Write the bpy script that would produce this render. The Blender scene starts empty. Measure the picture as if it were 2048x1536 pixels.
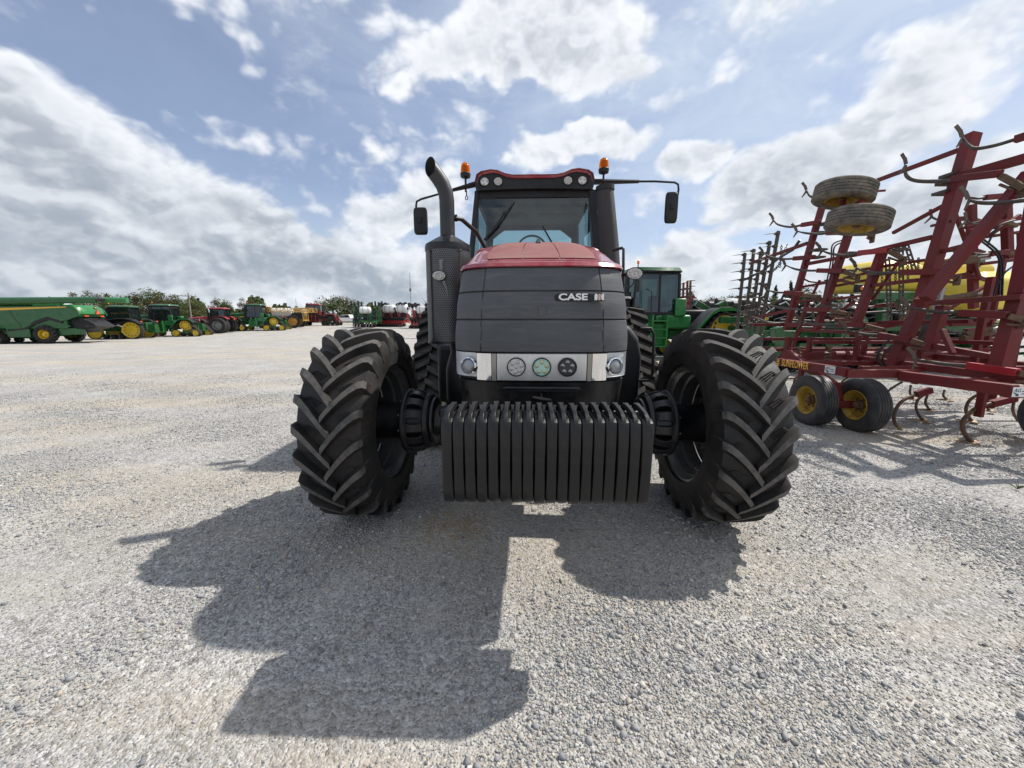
import bpy, math, random
import numpy as np
from mathutils import Vector, Matrix
random.seed(7); rng = np.random.default_rng(7)
scn = bpy.context.scene
COL = scn.collection
PI = math.pi
V = Vector

# ---------------------------------------------------------------- camera model (13.5 mm lens, tilted 9.44 deg down)
FPX = 770.0; TH = math.radians(9.44); HCAM = 1.6
CT, ST = math.cos(TH), math.sin(TH)
def ray(px, py):
    a = (px-1024)/FPX; b = (768-py)/FPX
    return V((a, CT+ST*b, -ST+CT*b))
def pD(px, py, D):
    d = ray(px, py); t = D/d.y
    return V((d.x*t, D, HCAM+d.z*t))
def pZ(px, py, z):
    d = ray(px, py); t = (z-HCAM)/d.z
    return V((d.x*t, d.y*t, z))
def pX(px, py, X):
    d = ray(px, py); t = X/d.x
    return V((X, d.y*t, HCAM+d.z*t))
def sst(x, a, b):
    t = min(1, max(0, (x-a)/(b-a))); return t*t*(3-2*t)
def zg(x, y):
    f = np.interp(y, [0, 12, 20, 34, 46, 55, 65, 90, 3000], [0, 0, -.1, -.45, -.28, .12, .62, .95, 2.0])
    return float(f)*(1-sst(x, -9, 6)) + (sst(x, -9, 6)*np.interp(y, [0, 20, 90, 3000], [0, 0, .4, 2.0]))

# ---------------------------------------------------------------- mesh builder
class MB:
    def __init__(s): s.v = []; s.f = []; s.m = []; s.M = Matrix.Identity(4); s.mi = 0
    def add(s, vs, fs, mi=None):
        o = len(s.v); M = s.M
        s.v += [tuple(M @ V(p)) for p in vs]
        s.f += [tuple(i+o for i in f) for f in fs]
        s.m += [s.mi if mi is None else mi]*len(fs)
    def box(s, x0, x1, y0, y1, z0, z1, mi=None):
        s.add([(x0,y0,z0),(x1,y0,z0),(x1,y1,z0),(x0,y1,z0),(x0,y0,z1),(x1,y0,z1),(x1,y1,z1),(x0,y1,z1)],
              [(0,3,2,1),(4,5,6,7),(0,1,5,4),(1,2,6,5),(2,3,7,6),(3,0,4,7)], mi)
    def beam(s, p, q, w, h=None, mi=None, up=(0,0,1), w2=None):
        p, q = V(p), V(q); h = h or w; d = (q-p).normalized(); u = V(up)
        if abs(d.dot(u)) > .95: u = V((0,1,0))
        r = d.cross(u).normalized(); u = r.cross(d)
        k = (w2 or w)/w
        vs = []
        for c, e in ((p,1),(q,k)):
            for a, b in ((-1,-1),(1,-1),(1,1),(-1,1)): vs.append(c + r*(a*w/2*e) + u*(b*h/2*e))
        s.add(vs, [(0,3,2,1),(4,5,6,7),(0,1,5,4),(1,2,6,5),(2,3,7,6),(3,0,4,7)], mi)
    def tube(s, path, r, n=8, mi=None, cap=True, flat=1.0):
        P = [V(p) for p in path]; m = len(P)
        R = r if isinstance(r, (list, tuple)) else [r]*m
        vs = []; t0 = (P[1]-P[0]).normalized()
        u = V((0,0,1)) if abs(t0.z) < .9 else V((1,0,0))
        nrm = (u - t0*u.dot(t0)).normalized()
        for i in range(m):
            t = (P[min(i+1,m-1)]-P[max(i-1,0)]).normalized()
            nrm = (nrm - t*nrm.dot(t)).normalized(); b = t.cross(nrm)
            for k in range(n):
                a = 2*PI*k/n
                vs.append(P[i] + (nrm*math.cos(a)*flat + b*math.sin(a))*R[i])
        fs = [(i*n+k, i*n+(k+1)%n, (i+1)*n+(k+1)%n, (i+1)*n+k) for i in range(m-1) for k in range(n)]
        if cap: fs += [tuple(range(n-1,-1,-1)), tuple((m-1)*n+k for k in range(n))]
        s.add(vs, fs, mi)
    def lathe(s, prof, n=32, axis='x', c=(0,0,0), mi=None, mis=None, a0=0, a1=2*PI):
        # prof: (position along the axis, radius)
        c = V(c); vs = []; m = len(prof); full = abs(a1-a0-2*PI) < 1e-6; nn = n if full else n+1
        for (x, r) in prof:
            for k in range(nn):
                a = a0+(a1-a0)*k/n; p, q = r*math.cos(a), r*math.sin(a)
                vs.append(c + (V((x,p,q)) if axis=='x' else V((q,x,p)) if axis=='y' else V((p,q,x))))
        for i in range(m-1):
            fs = [(i*nn+k, (i+1)*nn+k, (i+1)*nn+(k+1)%nn, i*nn+(k+1)%nn) for k in range(n)]
            s.add(vs if i == 0 else [], [tuple(j-(0 if i==0 else len(vs)) for j in f) for f in fs], mis[i] if mis else mi)
    def prism(s, poly, a0, a1, axis='x', mi=None):
        n = len(poly)
        def P(u, w, a): return (a,u,w) if axis=='x' else (u,a,w) if axis=='y' else (u,w,a)
        vs = [P(u,w,a0) for u,w in poly]+[P(u,w,a1) for u,w in poly]
        s.add(vs, [tuple(range(n-1,-1,-1)), tuple(range(n,2*n))]+[(i,(i+1)%n,n+(i+1)%n,n+i) for i in range(n)], mi)
    def loft(s, loops, closed=True, cap=True, mi=None):
        n = len(loops[0]); m = len(loops); vs = [p for L in loops for p in L]; fs = []
        for i in range(m-1):
            for k in range(n if closed else n-1):
                fs.append((i*n+k, i*n+(k+1)%n, (i+1)*n+(k+1)%n, (i+1)*n+k))
        if cap: fs += [tuple(range(n-1,-1,-1)), tuple((m-1)*n+k for k in range(n))]
        s.add(vs, fs, mi)
    def ell(s, c, rx, ry, rz, n=12, m=8, mi=None):
        vs = []; fs = []
        for i in range(m+1):
            t = PI*i/m
            for k in range(n):
                a = 2*PI*k/n; vs.append((c[0]+rx*math.sin(t)*math.cos(a), c[1]+ry*math.sin(t)*math.sin(a), c[2]+rz*math.cos(t)))
        for i in range(m):
            for k in range(n): fs.append((i*n+k, (i+1)*n+k, (i+1)*n+(k+1)%n, i*n+(k+1)%n))
        s.add(vs, fs, mi)
    def build(s, name, mats, parent=None, smooth=35, bevel=0, loc=None, seg=2):
        me = bpy.data.meshes.new(name); me.from_pydata(s.v, [], s.f)
        if not isinstance(mats, (list, tuple)): mats = [mats]
        for m in mats: me.materials.append(m)
        if any(s.m): me.polygons.foreach_set('material_index', s.m)
        me.validate(); me.update()
        import bmesh
        bm = bmesh.new(); bm.from_mesh(me)
        bmesh.ops.recalc_face_normals(bm, faces=bm.faces); bm.to_mesh(me); bm.free()
        if smooth:
            me.polygons.foreach_set('use_smooth', [True]*len(me.polygons)); me.set_sharp_from_angle(angle=math.radians(smooth))
        o = bpy.data.objects.new(name, me); COL.objects.link(o)
        if parent: o.parent = parent
        if loc: o.location = loc
        if bevel:
            b = o.modifiers.new('bevel', 'BEVEL'); b.width = bevel; b.segments = seg; b.limit_method = 'ANGLE'; b.angle_limit = math.radians(40); b.harden_normals = False
        return o
def tag(o, label=None, cat=None, group=None, kind=None):
    for k, v in (('label',label),('category',cat),('group',group),('kind',kind)):
        if v: o[k] = v
    return o
def thing(name, label, cat, loc=(0,0,0), rz=0, group=None):
    o = bpy.data.objects.new(name, None); COL.objects.link(o); o.location = loc; o.rotation_euler = (0,0,rz)
    o.empty_display_size = .2
    return tag(o, label, cat, group)
def kids(o): return [c for c in bpy.data.objects if c.parent == o]
def copy_tree(o, parent=None):
    c = o.copy(); COL.objects.link(c); c.parent = parent
    for ch in kids(o): copy_tree(ch, c)
    return c
def dup(o, loc, rz=None, label=None):
    c = copy_tree(o); c.location = loc
    if rz is not None: c.rotation_euler = (0,0,rz)
    if label: c['label'] = label
    return c
def text_obj(body, size, name, mat, parent, M, ext=.002, off=0.0, sx=1.0, shear=0):
    cu = bpy.data.curves.new(name, 'FONT'); cu.body = body; cu.size = size; cu.extrude = ext; cu.offset = off; cu.shear = shear
    cu.align_x = 'CENTER'; cu.align_y = 'CENTER'
    ob = bpy.data.objects.new(name, cu); COL.objects.link(ob)
    dg = bpy.context.evaluated_depsgraph_get(); me = bpy.data.meshes.new_from_object(ob.evaluated_get(dg))
    bpy.data.objects.remove(ob)
    me.transform(M @ Matrix.Diagonal((sx,1,1,1)))
    me.materials.clear(); me.materials.append(mat)
    o = bpy.data.objects.new(name, me); COL.objects.link(o); o.parent = parent
    return o
def basis(o, x, y):   # matrix with local x,y axes given, origin o
    x = V(x).normalized(); z = x.cross(V(y)).normalized(); y = z.cross(x)
    return Matrix(((x.x,y.x,z.x,o[0]),(x.y,y.y,z.y,o[1]),(x.z,y.z,z.z,o[2]),(0,0,0,1)))

# ---------------------------------------------------------------- materials
class NT:
    def __init__(s, tree): s.t = tree; s.n = tree.nodes; s.l = tree.links
    def new(s, t, **kw):
        n = s.n.new(t)
        for k, v in kw.items():
            if k in n.bl_rna.properties: setattr(n, k, v)
        return n
    def inp(s, n, k, v):
        if hasattr(v, 'is_output') or isinstance(v, bpy.types.NodeSocket): s.l.new(v, n.inputs[k])
        else: n.inputs[k].default_value = v
    def math(s, op, a, b=0, c=None, clamp=False):
        n = s.new('ShaderNodeMath', operation=op); n.use_clamp = clamp
        s.inp(n, 0, a); s.inp(n, 1, b)
        if c is not None: s.inp(n, 2, c)
        return n.outputs[0]
    def vm(s, op, a, b=(0,0,0), out=0):
        n = s.new('ShaderNodeVectorMath', operation=op); s.inp(n, 0, a)
        if op == 'SCALE': s.inp(n, 3, b)
        else: s.inp(n, 1, b)
        return n.outputs[out]
    def mix(s, f, a, b, bt='MIX'):
        n = s.new('ShaderNodeMix', data_type='RGBA', blend_type=bt)
        s.inp(n, 0, f); s.inp(n, 6, a if not isinstance(a, tuple) else (*a[:3],1)); s.inp(n, 7, b if not isinstance(b, tuple) else (*b[:3],1))
        return n.outputs[2]
    def mapr(s, v, a, b, c=0, d=1, smooth=False):
        n = s.new('ShaderNodeMapRange'); n.interpolation_type = 'SMOOTHSTEP' if smooth else 'LINEAR'
        s.inp(n,0,v); s.inp(n,1,a); s.inp(n,2,b); s.inp(n,3,c); s.inp(n,4,d); return n.outputs[0]
    def noise(s, vec, scale, detail=3, rough=.55, dist=0, col=False):
        n = s.new('ShaderNodeTexNoise'); s.inp(n,'Vector',vec); s.inp(n,'Scale',scale); s.inp(n,'Detail',detail); s.inp(n,'Roughness',rough); s.inp(n,'Distortion',dist)
        return n.outputs[1 if col else 0]
    def scl(s, vec, sc):
        return s.vm('MULTIPLY', vec, sc)
def newmat(name):
    m = bpy.data.materials.new(name); m.use_nodes = True; t = NT(m.node_tree); b = m.node_tree.nodes['Principled BSDF']
    return m, t, b
def pbr(name, col, rough=.5, metal=0, var=.25, vs=3.0, dirt=None, dirt_amt=.35, ds=2.5, bump=0, bs=60, coat=0, spec=.5, rvar=.12):
    m, t, b = newmat(name); tc = t.new('ShaderNodeTexCoord').outputs['Object']
    n1 = t.noise(tc, vs, 5, .6)
    dark = tuple(c*(1-var) for c in col); lite = tuple(min(1, c*(1+var)) for c in col)
    c = t.mix(t.mapr(n1, .3, .7), dark, lite)
    rg = t.mapr(n1, .3, .7, rough-rvar, min(1, rough+rvar))
    if dirt:
        n2 = t.noise(tc, ds, 7, .68, .4)
        f = t.math('MULTIPLY', t.mapr(n2, .42, .72), dirt_amt*2, clamp=True)
        c = t.mix(f, c, dirt); rg = t.math('ADD', rg, t.math('MULTIPLY', f, .35), clamp=True)
    t.inp(b, 'Base Color', c); t.inp(b, 'Roughness', rg); t.inp(b, 'Metallic', metal)
    t.inp(b, 'Coat Weight', coat); t.inp(b, 'Specular IOR Level', spec)
    if bump:
        bn = t.new('ShaderNodeBump'); t.inp(bn, 'Height', t.noise(tc, bs, 3)); t.inp(bn, 'Strength', .6); t.inp(bn, 'Distance', bump)
        t.inp(b, 'Normal', bn.outputs[0])
    return m
DUST = (.30,.26,.21)
M = {}
M['rubber'] = pbr('rubber', (.009,.009,.0095), .62, var=.3, vs=5, dirt=(.060,.047,.037), dirt_amt=.38, ds=3, bump=.002, bs=90, spec=.5)
M['lug'] = pbr('worn_rubber', (.085,.082,.079), .80, var=.35, vs=30, dirt=(.16,.145,.13), dirt_amt=.5, ds=14, bump=.002, bs=140, spec=.25)
M['rubber_dusty'] = pbr('rubber_dusty', (.12,.112,.10), .9, var=.3, vs=12, dirt=(.27,.23,.18), dirt_amt=.6, ds=9, bump=.002, spec=.2)
M['rubber_far'] = pbr('rubber_far', (.018,.018,.020), .8, dirt=(.09,.08,.07), dirt_amt=.4, ds=4, spec=.3)
M['black_metal'] = pbr('black_metal', (.005,.0055,.008), .36, .0, var=.3, dirt=(.05,.045,.04), dirt_amt=.18, ds=6, spec=.5)
M['weight'] = pbr('weight_paint', (.0055,.0058,.007), .36, .0, var=.35, vs=9, dirt=(.045,.040,.036), dirt_amt=.28, ds=7, bump=.0015, bs=70, spec=.4)
M['plastic'] = pbr('black_plastic', (.009,.0095,.011), .48, var=.15, dirt=(.05,.048,.046), dirt_amt=.25, ds=2, spec=.4)
M['steel'] = pbr('steel', (.35,.34,.32), .35, .9, var=.2, vs=8)
M['steel_dark'] = pbr('steel_dark', (.10,.095,.09), .5, .5, var=.4, vs=12, dirt=(.12,.075,.045), dirt_amt=.5, ds=10)
M['rust'] = pbr('rust', (.13,.075,.045), .8, .1, var=.4, vs=20, dirt=(.24,.17,.11), dirt_amt=.4, ds=18)
M['sweep'] = pbr('sweep_steel', (.34,.24,.15), .6, .3, var=.4, vs=20, dirt=(.16,.08,.04), dirt_amt=.5, ds=18)
M['black_int'] = pbr('interior_dark', (.03,.032,.035), .8, var=.1)
M['headliner'] = pbr('headliner', (.055,.06,.066), .9, var=.15)
M['amber'] = None
def glassy(name, tint=(.75,.85,.85), refl=.10, rough=.03):
    m, t, b = newmat(name); m.node_tree.nodes.remove(b); out = m.node_tree.nodes['Material Output']
    tr = t.new('ShaderNodeBsdfTransparent'); t.inp(tr, 'Color', (*tint,1))
    gl = t.new('ShaderNodeBsdfGlossy'); t.inp(gl,'Roughness',rough); t.inp(gl,'Color',(.9,.95,1,1))
    df = t.new('ShaderNodeBsdfDiffuse'); t.inp(df,'Color',(.25,.3,.3,1))
    fr = t.new('ShaderNodeLayerWeight'); t.inp(fr,'Blend',.35)
    f = t.math('ADD', t.math('MULTIPLY', fr.outputs['Fresnel'], .55), refl, clamp=True)
    mx = t.new('ShaderNodeMixShader'); t.inp(mx,0,f); t.l.new(tr.outputs[0], mx.inputs[1]); t.l.new(gl.outputs[0], mx.inputs[2])
    mx2 = t.new('ShaderNodeMixShader'); tc = t.new('ShaderNodeTexCoord').outputs['Object']
    t.inp(mx2, 0, t.mapr(t.noise(tc, 2.5, 6, .65), .35, .75, .015, .08)); t.l.new(mx.outputs[0], mx2.inputs[1]); t.l.new(df.outputs[0], mx2.inputs[2])
    t.l.new(mx2.outputs[0], out.inputs[0]); return m
M['glass'] = glassy('cab_glass', (.60,.75,.74), .03)
M['glass_far'] = glassy('far_glass', (.14,.22,.21), .05)
m, t, b = newmat('amber_lens'); t.inp(b,'Base Color',(1,.24,.01,1)); t.inp(b,'Roughness',.15); t.inp(b,'Transmission Weight',.75); t.inp(b,'IOR',1.2); M['amber'] = m
m, t, b = newmat('lens_clear'); t.inp(b,'Base Color',(.95,.95,.95,1)); t.inp(b,'Roughness',.05); t.inp(b,'Transmission Weight',.9); t.inp(b,'IOR',1.3); M['lens'] = m
def simple(name, col, rough=.5, metal=0, coat=0):
    m, t, b = newmat(name); t.inp(b,'Base Color',(*col,1)); t.inp(b,'Roughness',rough); t.inp(b,'Metallic',metal); t.inp(b,'Coat Weight',coat); return m
M['chrome'] = simple('chrome', (.82,.83,.85), .08, 1)
M['led_refl'] = pbr('led_reflector', (.72,.72,.70), .3, .3, var=.2, vs=25)
M['led_cyan'] = simple('led_green_tint', (.45,.74,.68), .3, .2)
M['led_dark'] = simple('led_dark', (.06,.06,.065), .2, .6)
M['white_letter'] = simple('white_letter', (.82,.82,.82), .35)
M['pink_letter'] = simple('faded_red_letter', (.68,.42,.38), .4)
# red hood paint (glossy) and its dusty matt top panel
M['hood_red'] = pbr('hood_red', (.30,.014,.03), .24, var=.12, coat=.6, dirt=(.42,.26,.25), dirt_amt=.22, ds=4)
M['hood_matt'] = pbr('hood_matt', (.22,.07,.065), .8, var=.15, vs=4, dirt=(.30,.17,.14), dirt_amt=.35, ds=3, bump=.001, bs=300)
def brushed(name, col=(.78,.79,.81)):
    m, t, b = newmat(name); tc = t.new('ShaderNodeTexCoord').outputs['Object']
    n = t.noise(t.scl(tc, (2,2,160)), 3, 4); n2 = t.noise(tc, 6, 5)
    t.inp(b,'Base Color', t.mix(t.mapr(n2,.3,.7), tuple(c*.8 for c in col), col)); t.inp(b,'Metallic',.85)
    t.inp(b,'Roughness', t.mapr(n,.3,.7,.28,.45)); return m
M['brushed'] = brushed('brushed_aluminium')
# hood front panel: black moulded plastic with sun-faded dust streaks
m, t, b = newmat('hood_panel'); tc = t.new('ShaderNodeTexCoord').outputs['Object']
n1 = t.noise(t.scl(tc,(1.2,1.2,.9)), 2.2, 6, .6, .5); n2 = t.noise(t.scl(tc,(1.5,1,14)), 3.0, 5, .7, .8); n3 = t.noise(tc, 26, 4, .7)
c = t.mix(t.mapr(n1,.3,.7), (.060,.064,.070), (.095,.100,.106)); c = t.mix(t.math('MULTIPLY', t.mapr(n2,.48,.75), .30), c, (.19,.195,.20))
c = t.mix(t.math('MULTIPLY', t.mapr(n3,.55,.8), .25), c, (.11,.10,.09))
t.inp(b,'Base Color',c); t.inp(b,'Roughness',t.mapr(n1,.3,.7,.55,.75)); t.inp(b,'Specular IOR Level',.45)
bn = t.new('ShaderNodeBump'); t.inp(bn,'Height',t.noise(tc,260,2)); t.inp(bn,'Strength',.35); t.inp(bn,'Distance',.001); t.inp(b,'Normal',bn.outputs[0])
M['hood_panel'] = m
# perforated muffler shield
def perforated(name, r, pitch=.018, base=(.16,.165,.17)):
    m, t, b = newmat(name); tc = t.new('ShaderNodeTexCoord').outputs['Object']; sp = t.new('ShaderNodeSeparateXYZ'); t.inp(sp,0,tc)
    u = t.math('MULTIPLY', t.math('ARCTAN2', sp.outputs[1], sp.outputs[0]), r/pitch); v = t.math('DIVIDE', sp.outputs[2], pitch*.866)
    row = t.math('FLOOR', v); u2 = t.math('ADD', u, t.math('MULTIPLY', t.math('MODULO', row, 2), .5))
    fu = t.math('SUBTRACT', t.math('FRACT', u2), .5); fv = t.math('MULTIPLY', t.math('SUBTRACT', t.math('FRACT', v), .5), .866)
    d = t.math('SQRT', t.math('ADD', t.math('POWER', t.math('ABSOLUTE',fu), 2), t.math('POWER', t.math('ABSOLUTE',fv), 2)))
    hole = t.math('LESS_THAN', d, .33)
    n = t.noise(tc, 7, 5)
    c = t.mix(t.mapr(n,.3,.7), tuple(x*.7 for x in base), base)
    t.inp(b,'Base Color', t.mix(hole, c, (.008,.008,.008))); t.inp(b,'Metallic', t.math('MULTIPLY', t.math('SUBTRACT',1.0,hole), .6)); t.inp(b,'Roughness',.45); return m
M['perf'] = perforated('perforated_shield', .2)
def paint(name, col, rough=.3, dirt=DUST, amt=.05): return pbr(name, col, rough, var=.1, coat=.3, dirt=dirt, dirt_amt=amt, ds=2)
M['jd_green'] = paint('green_paint', (.010,.095,.022))
M['jd_green_l'] = paint('light_green_paint', (.018,.17,.04))
M['jd_yellow'] = paint('yellow_paint', (.62,.42,.02), .4)
M['tank_yellow'] = pbr('yellow_poly_tank', (.80,.60,.08), .45, var=.06, dirt=(.5,.42,.2), dirt_amt=.1)
M['case_red'] = paint('red_paint', (.32,.018,.022), .35)
M['cult_red'] = pbr('cultivator_red', (.155,.013,.016), .5, var=.25, vs=2.5, dirt=(.13,.05,.035), dirt_amt=.3, ds=2.2, coat=.0, spec=.35)
M['bright_red'] = pbr('new_red_paint', (.34,.015,.02), .35, var=.1)
M['wheel_yellow'] = pbr('yellow_wheel_paint', (.50,.32,.035), .45, var=.15, dirt=(.13,.08,.03), dirt_amt=.4, ds=9)
M['white_poly'] = pbr('white_poly', (.72,.73,.72), .4, var=.06, dirt=(.5,.48,.42), dirt_amt=.2)
M['white_paint'] = pbr('white_paint', (.75,.75,.74), .35, var=.05)
M['grey'] = pbr('grey_paint', (.22,.22,.22), .5)
M['orange'] = simple('orange_reflector', (.9,.10,.03), .4)
M['fl_orange'] = simple('slow_sign', (1.0,.16,.05), .5)
M['boom_yellow'] = pbr('boom_paint', (.65,.40,.10), .5)
M['orange_rim'] = pbr('orange_rim', (.50,.25,.05), .5)
M['decal_yellow'] = simple('decal_yellow', (.80,.45,.05), .5)
M['decal_white'] = simple('decal_white', (.75,.76,.78), .4)
M['decal_ink'] = simple('decal_ink', (.06,.08,.09), .5)
# ================================================================= ground
def ground_mat():
    m, t, b = newmat('gravel_ground'); tc = t.new('ShaderNodeTexCoord').outputs['Object']
    def vor(scale, feat='F1', rnd=1):
        n = t.new('ShaderNodeTexVoronoi', feature=feat); t.inp(n,'Vector',tc); t.inp(n,'Scale',scale); t.inp(n,'Randomness',rnd); return n
    v1 = vor(42); v2 = vor(95); v3 = vor(9)
    s1 = t.new('ShaderNodeSeparateColor'); t.inp(s1,0,v1.outputs['Color']); s2 = t.new('ShaderNodeSeparateColor'); t.inp(s2,0,v2.outputs['Color'])
    g1 = t.mapr(s1.outputs[0], 0, 1, .16, .70); g2 = t.mapr(s2.outputs[1], 0, 1, .18, .64)
    pick = t.mapr(t.noise(tc, 14, 4), .45, .6)
    g = t.math('ADD', t.math('MULTIPLY', g1, pick), t.math('MULTIPLY', g2, t.math('SUBTRACT', 1, pick)))
    big = t.noise(tc, .35, 6, .62, .8); mid = t.noise(tc, 1.6, 6, .65, .6)
    strk = t.noise(t.scl(tc, (.10,.55,1)), 1.0, 6, .62, .5)
    cg = t.new('ShaderNodeCombineColor'); t.inp(cg,0,g); t.inp(cg,1,t.math('MULTIPLY',g,.985)); t.inp(cg,2,t.math('MULTIPLY',g,.96))
    warm = t.mix(t.math('MULTIPLY', s2.outputs[2], .35), cg.outputs[0], (.42,.36,.28))
    fines = t.math('MULTIPLY', t.mapr(t.math('ADD', t.math('MULTIPLY',big,.5), t.math('MULTIPLY',mid,.5)), .50, .64), .75)
    c = t.mix(fines, warm, (.50,.48,.44))
    tan = t.math('MULTIPLY', t.mapr(strk, .48, .68), .80)
    c = t.mix(tan, c, (.50,.425,.315))
    c = t.mix(t.math('MULTIPLY', t.mapr(t.noise(tc,.8,5), .35,.65), .22), c, (.25,.25,.26), 'MULTIPLY')
    t.inp(b,'Base Color',c); t.inp(b,'Roughness',.95); t.inp(b,'Specular IOR Level',.15)
    h1 = t.math('SUBTRACT', 1, v1.outputs[0]); h2 = t.math('SUBTRACT', 1, v2.outputs[0])
    h = t.math('ADD', t.math('MULTIPLY',h1,t.mapr(pick,0,1,.3,1)), t.math('MULTIPLY',h2,.5)); h = t.math('MULTIPLY', h, t.mapr(fines,0,.75,1,.35))
    bn = t.new('ShaderNodeBump'); t.inp(bn,'Height',h); t.inp(bn,'Strength',1.0); t.inp(bn,'Distance',.013); t.inp(b,'Normal',bn.outputs[0])
    return m
def sheet(name, xs, ys, mat, dz=0, und=0.0):
    X, Y = np.meshgrid(xs, ys); n, k = X.shape
    Z = np.zeros_like(X)
    for i in range(n):
        for j in range(k): Z[i,j] = zg(X[i,j], Y[i,j]) + dz
    if und:
        near = np.exp(-((X/9)**2+((Y-3)/9)**2))
        Z += und*near*(np.sin(X*2.1+.7*Y)*.5+np.sin(X*.9-Y*1.7+1)*.6+np.sin(3.7*Y+X*1.3)*.25)
    vs = np.stack([X,Y,Z],-1).reshape(-1,3); I = np.arange(n*k).reshape(n,k)
    F = np.stack([I[:-1,:-1],I[:-1,1:],I[1:,1:],I[1:,:-1]],-1).reshape(-1,4)
    me = bpy.data.meshes.new(name); me.from_pydata(vs.tolist(), [], F.tolist()); me.materials.append(mat)
    me.polygons.foreach_set('use_smooth', [True]*len(F)); me.update()
    o = bpy.data.objects.new(name, me); COL.objects.link(o); return o
def gs(a, b, n): return np.linspace(a, b, n)
xs = np.concatenate([gs(-120,-20,40), gs(-19,-7,20), gs(-6.8,9,90), gs(9.5,30,30), gs(32,140,30)])
ys = np.concatenate([gs(-15,-1,10), gs(-.8,9,60), gs(9.5,30,40), gs(31,92,60)])
M['ground'] = ground_mat()
g = sheet('gravel_yard', xs, ys, M['ground'], 0, .012); g['kind'] = 'structure'
m, t, b = newmat('field_grass'); tc = t.new('ShaderNodeTexCoord').outputs['Object']
c = t.mix(t.mapr(t.noise(tc,.4,6,.7),.35,.65), (.10,.115,.035), (.17,.155,.06)); t.inp(b,'Base Color',c); t.inp(b,'Roughness',1); t.inp(b,'Specular IOR Level',.1)
M['field'] = m
g2 = sheet('grass_field', np.concatenate([gs(-1600,-130,30),gs(-120,140,60),gs(150,1600,30)]), np.concatenate([gs(-200,0,10), gs(2,95,60), gs(100,2500,60)]), M['field'], -.06); g2['kind'] = 'structure'

# loose stones of the gravel: one ground-cover object of many small chipped rocks
def stones():
    phi = (1+5**.5)/2
    ico = np.array([(-1,phi,0),(1,phi,0),(-1,-phi,0),(1,-phi,0),(0,-1,phi),(0,1,phi),(0,-1,-phi),(0,1,-phi),(phi,0,-1),(phi,0,1),(-phi,0,-1),(-phi,0,1)])/1.902
    F = np.array([(0,11,5),(0,5,1),(0,1,7),(0,7,10),(0,10,11),(1,5,9),(5,11,4),(11,10,2),(10,7,6),(7,1,8),(3,9,4),(3,4,2),(3,2,6),(3,6,8),(3,8,9),(4,9,5),(2,4,11),(6,2,10),(8,6,7),(9,8,1)])
    N = 230000
    # density falls with distance from the photographer; clumped by a smooth field
    Y = 0.75 + rng.power(1.0, N*5)*12
    X = (rng.random(N*5)*2-1)*(Y*1.45+.35)
    cl = (np.sin(X*2.3+1.3*np.sin(Y*1.9))+np.sin(Y*3.1+X*1.1+2)+np.sin(X*5.3-Y*4.1)*.6)/2.6
    keep = rng.random(N*5) < np.clip(.42+.50*cl, .03, 1)*np.clip(1.25-Y*.10, .0, 1)
    X, Y = X[keep][:N], Y[keep][:N]; n = len(X)
    s = .0029*np.exp(rng.normal(0,.52,n)) + .0014
    big = rng.random(n) < .005; s[big] *= rng.uniform(1.8,3.6,big.sum())
    k = cl[keep][:n]; s *= 1+.30*k
    s *= np.clip(.82+Y*.09, .8, 1.5); s = np.minimum(s, .021)
    sh = rng.uniform(.6,1.25,(n,1,3))*np.array([1,1,.75]); jit = rng.uniform(.52,1.28,(n,12,1))
    P = ico[None]*jit*sh*s[:,None,None]
    a = rng.random(n)*2*PI; ca, sa = np.cos(a), np.sin(a)
    x = P[...,0]*ca[:,None]-P[...,1]*sa[:,None]; y = P[...,0]*sa[:,None]+P[...,1]*ca[:,None]
    near = np.exp(-((X/9)**2+((Y-3)/9)**2)); Zb = .012*near*(np.sin(X*2.1+.7*Y)*.5+np.sin(X*.9-Y*1.7+1)*.6+np.sin(3.7*Y+X*1.3)*.25)
    P = np.stack([x+X[:,None], y+Y[:,None], P[...,2]+(Zb+s*.28)[:,None]], -1).reshape(-1,3)
    FF = (F[None]+12*np.arange(n)[:,None,None]).reshape(-1,3)
    me = bpy.data.meshes.new('gravel_stones'); me.vertices.add(len(P)); me.vertices.foreach_set('co', P.ravel().astype(np.float32))
    me.loops.add(FF.size); me.loops.foreach_set('vertex_index', FF.ravel().astype(np.int32))
    me.polygons.add(len(FF)); me.polygons.foreach_set('loop_start', np.arange(0,FF.size,3,dtype=np.int32))
    me.update(calc_edges=True)
    at = me.attributes.new('tone', 'FLOAT', 'POINT'); at.data.foreach_set('value', np.repeat(rng.random(n),12).astype(np.float32))
    m, t, b = newmat('stone'); tc = t.new('ShaderNodeTexCoord').outputs['Object']
    an = t.new('ShaderNodeAttribute'); an.attribute_name = 'tone'
    r = t.new('ShaderNodeValToRGB'); t.inp(r,0,an.outputs['Fac']); e = r.color_ramp.elements
    e[0].position = 0; e[0].color = (.23,.23,.235,1); e[1].position = 1; e[1].color = (.66,.65,.61,1)
    for p, c in ((.25,(.33,.335,.34,1)),(.6,(.46,.455,.44,1)),(.85,(.50,.48,.43,1)),(.93,(.46,.40,.31,1))):
        q = e.new(p); q.color = c
    c = t.mix(t.math('MULTIPLY', t.mapr(t.noise(tc,120,4),.35,.65), .35), r.outputs[0], (.3,.3,.3), 'MULTIPLY')
    t.inp(b,'Base Color',c); t.inp(b,'Roughness',.9); t.inp(b,'Specular IOR Level',.2)
    me.materials.append(m)
    o = bpy.data.objects.new('gravel_stones', me); COL.objects.link(o)
    tag(o, 'loose grey limestone chips scattered over the yard surface', 'gravel', kind='stuff')
stones()

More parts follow.
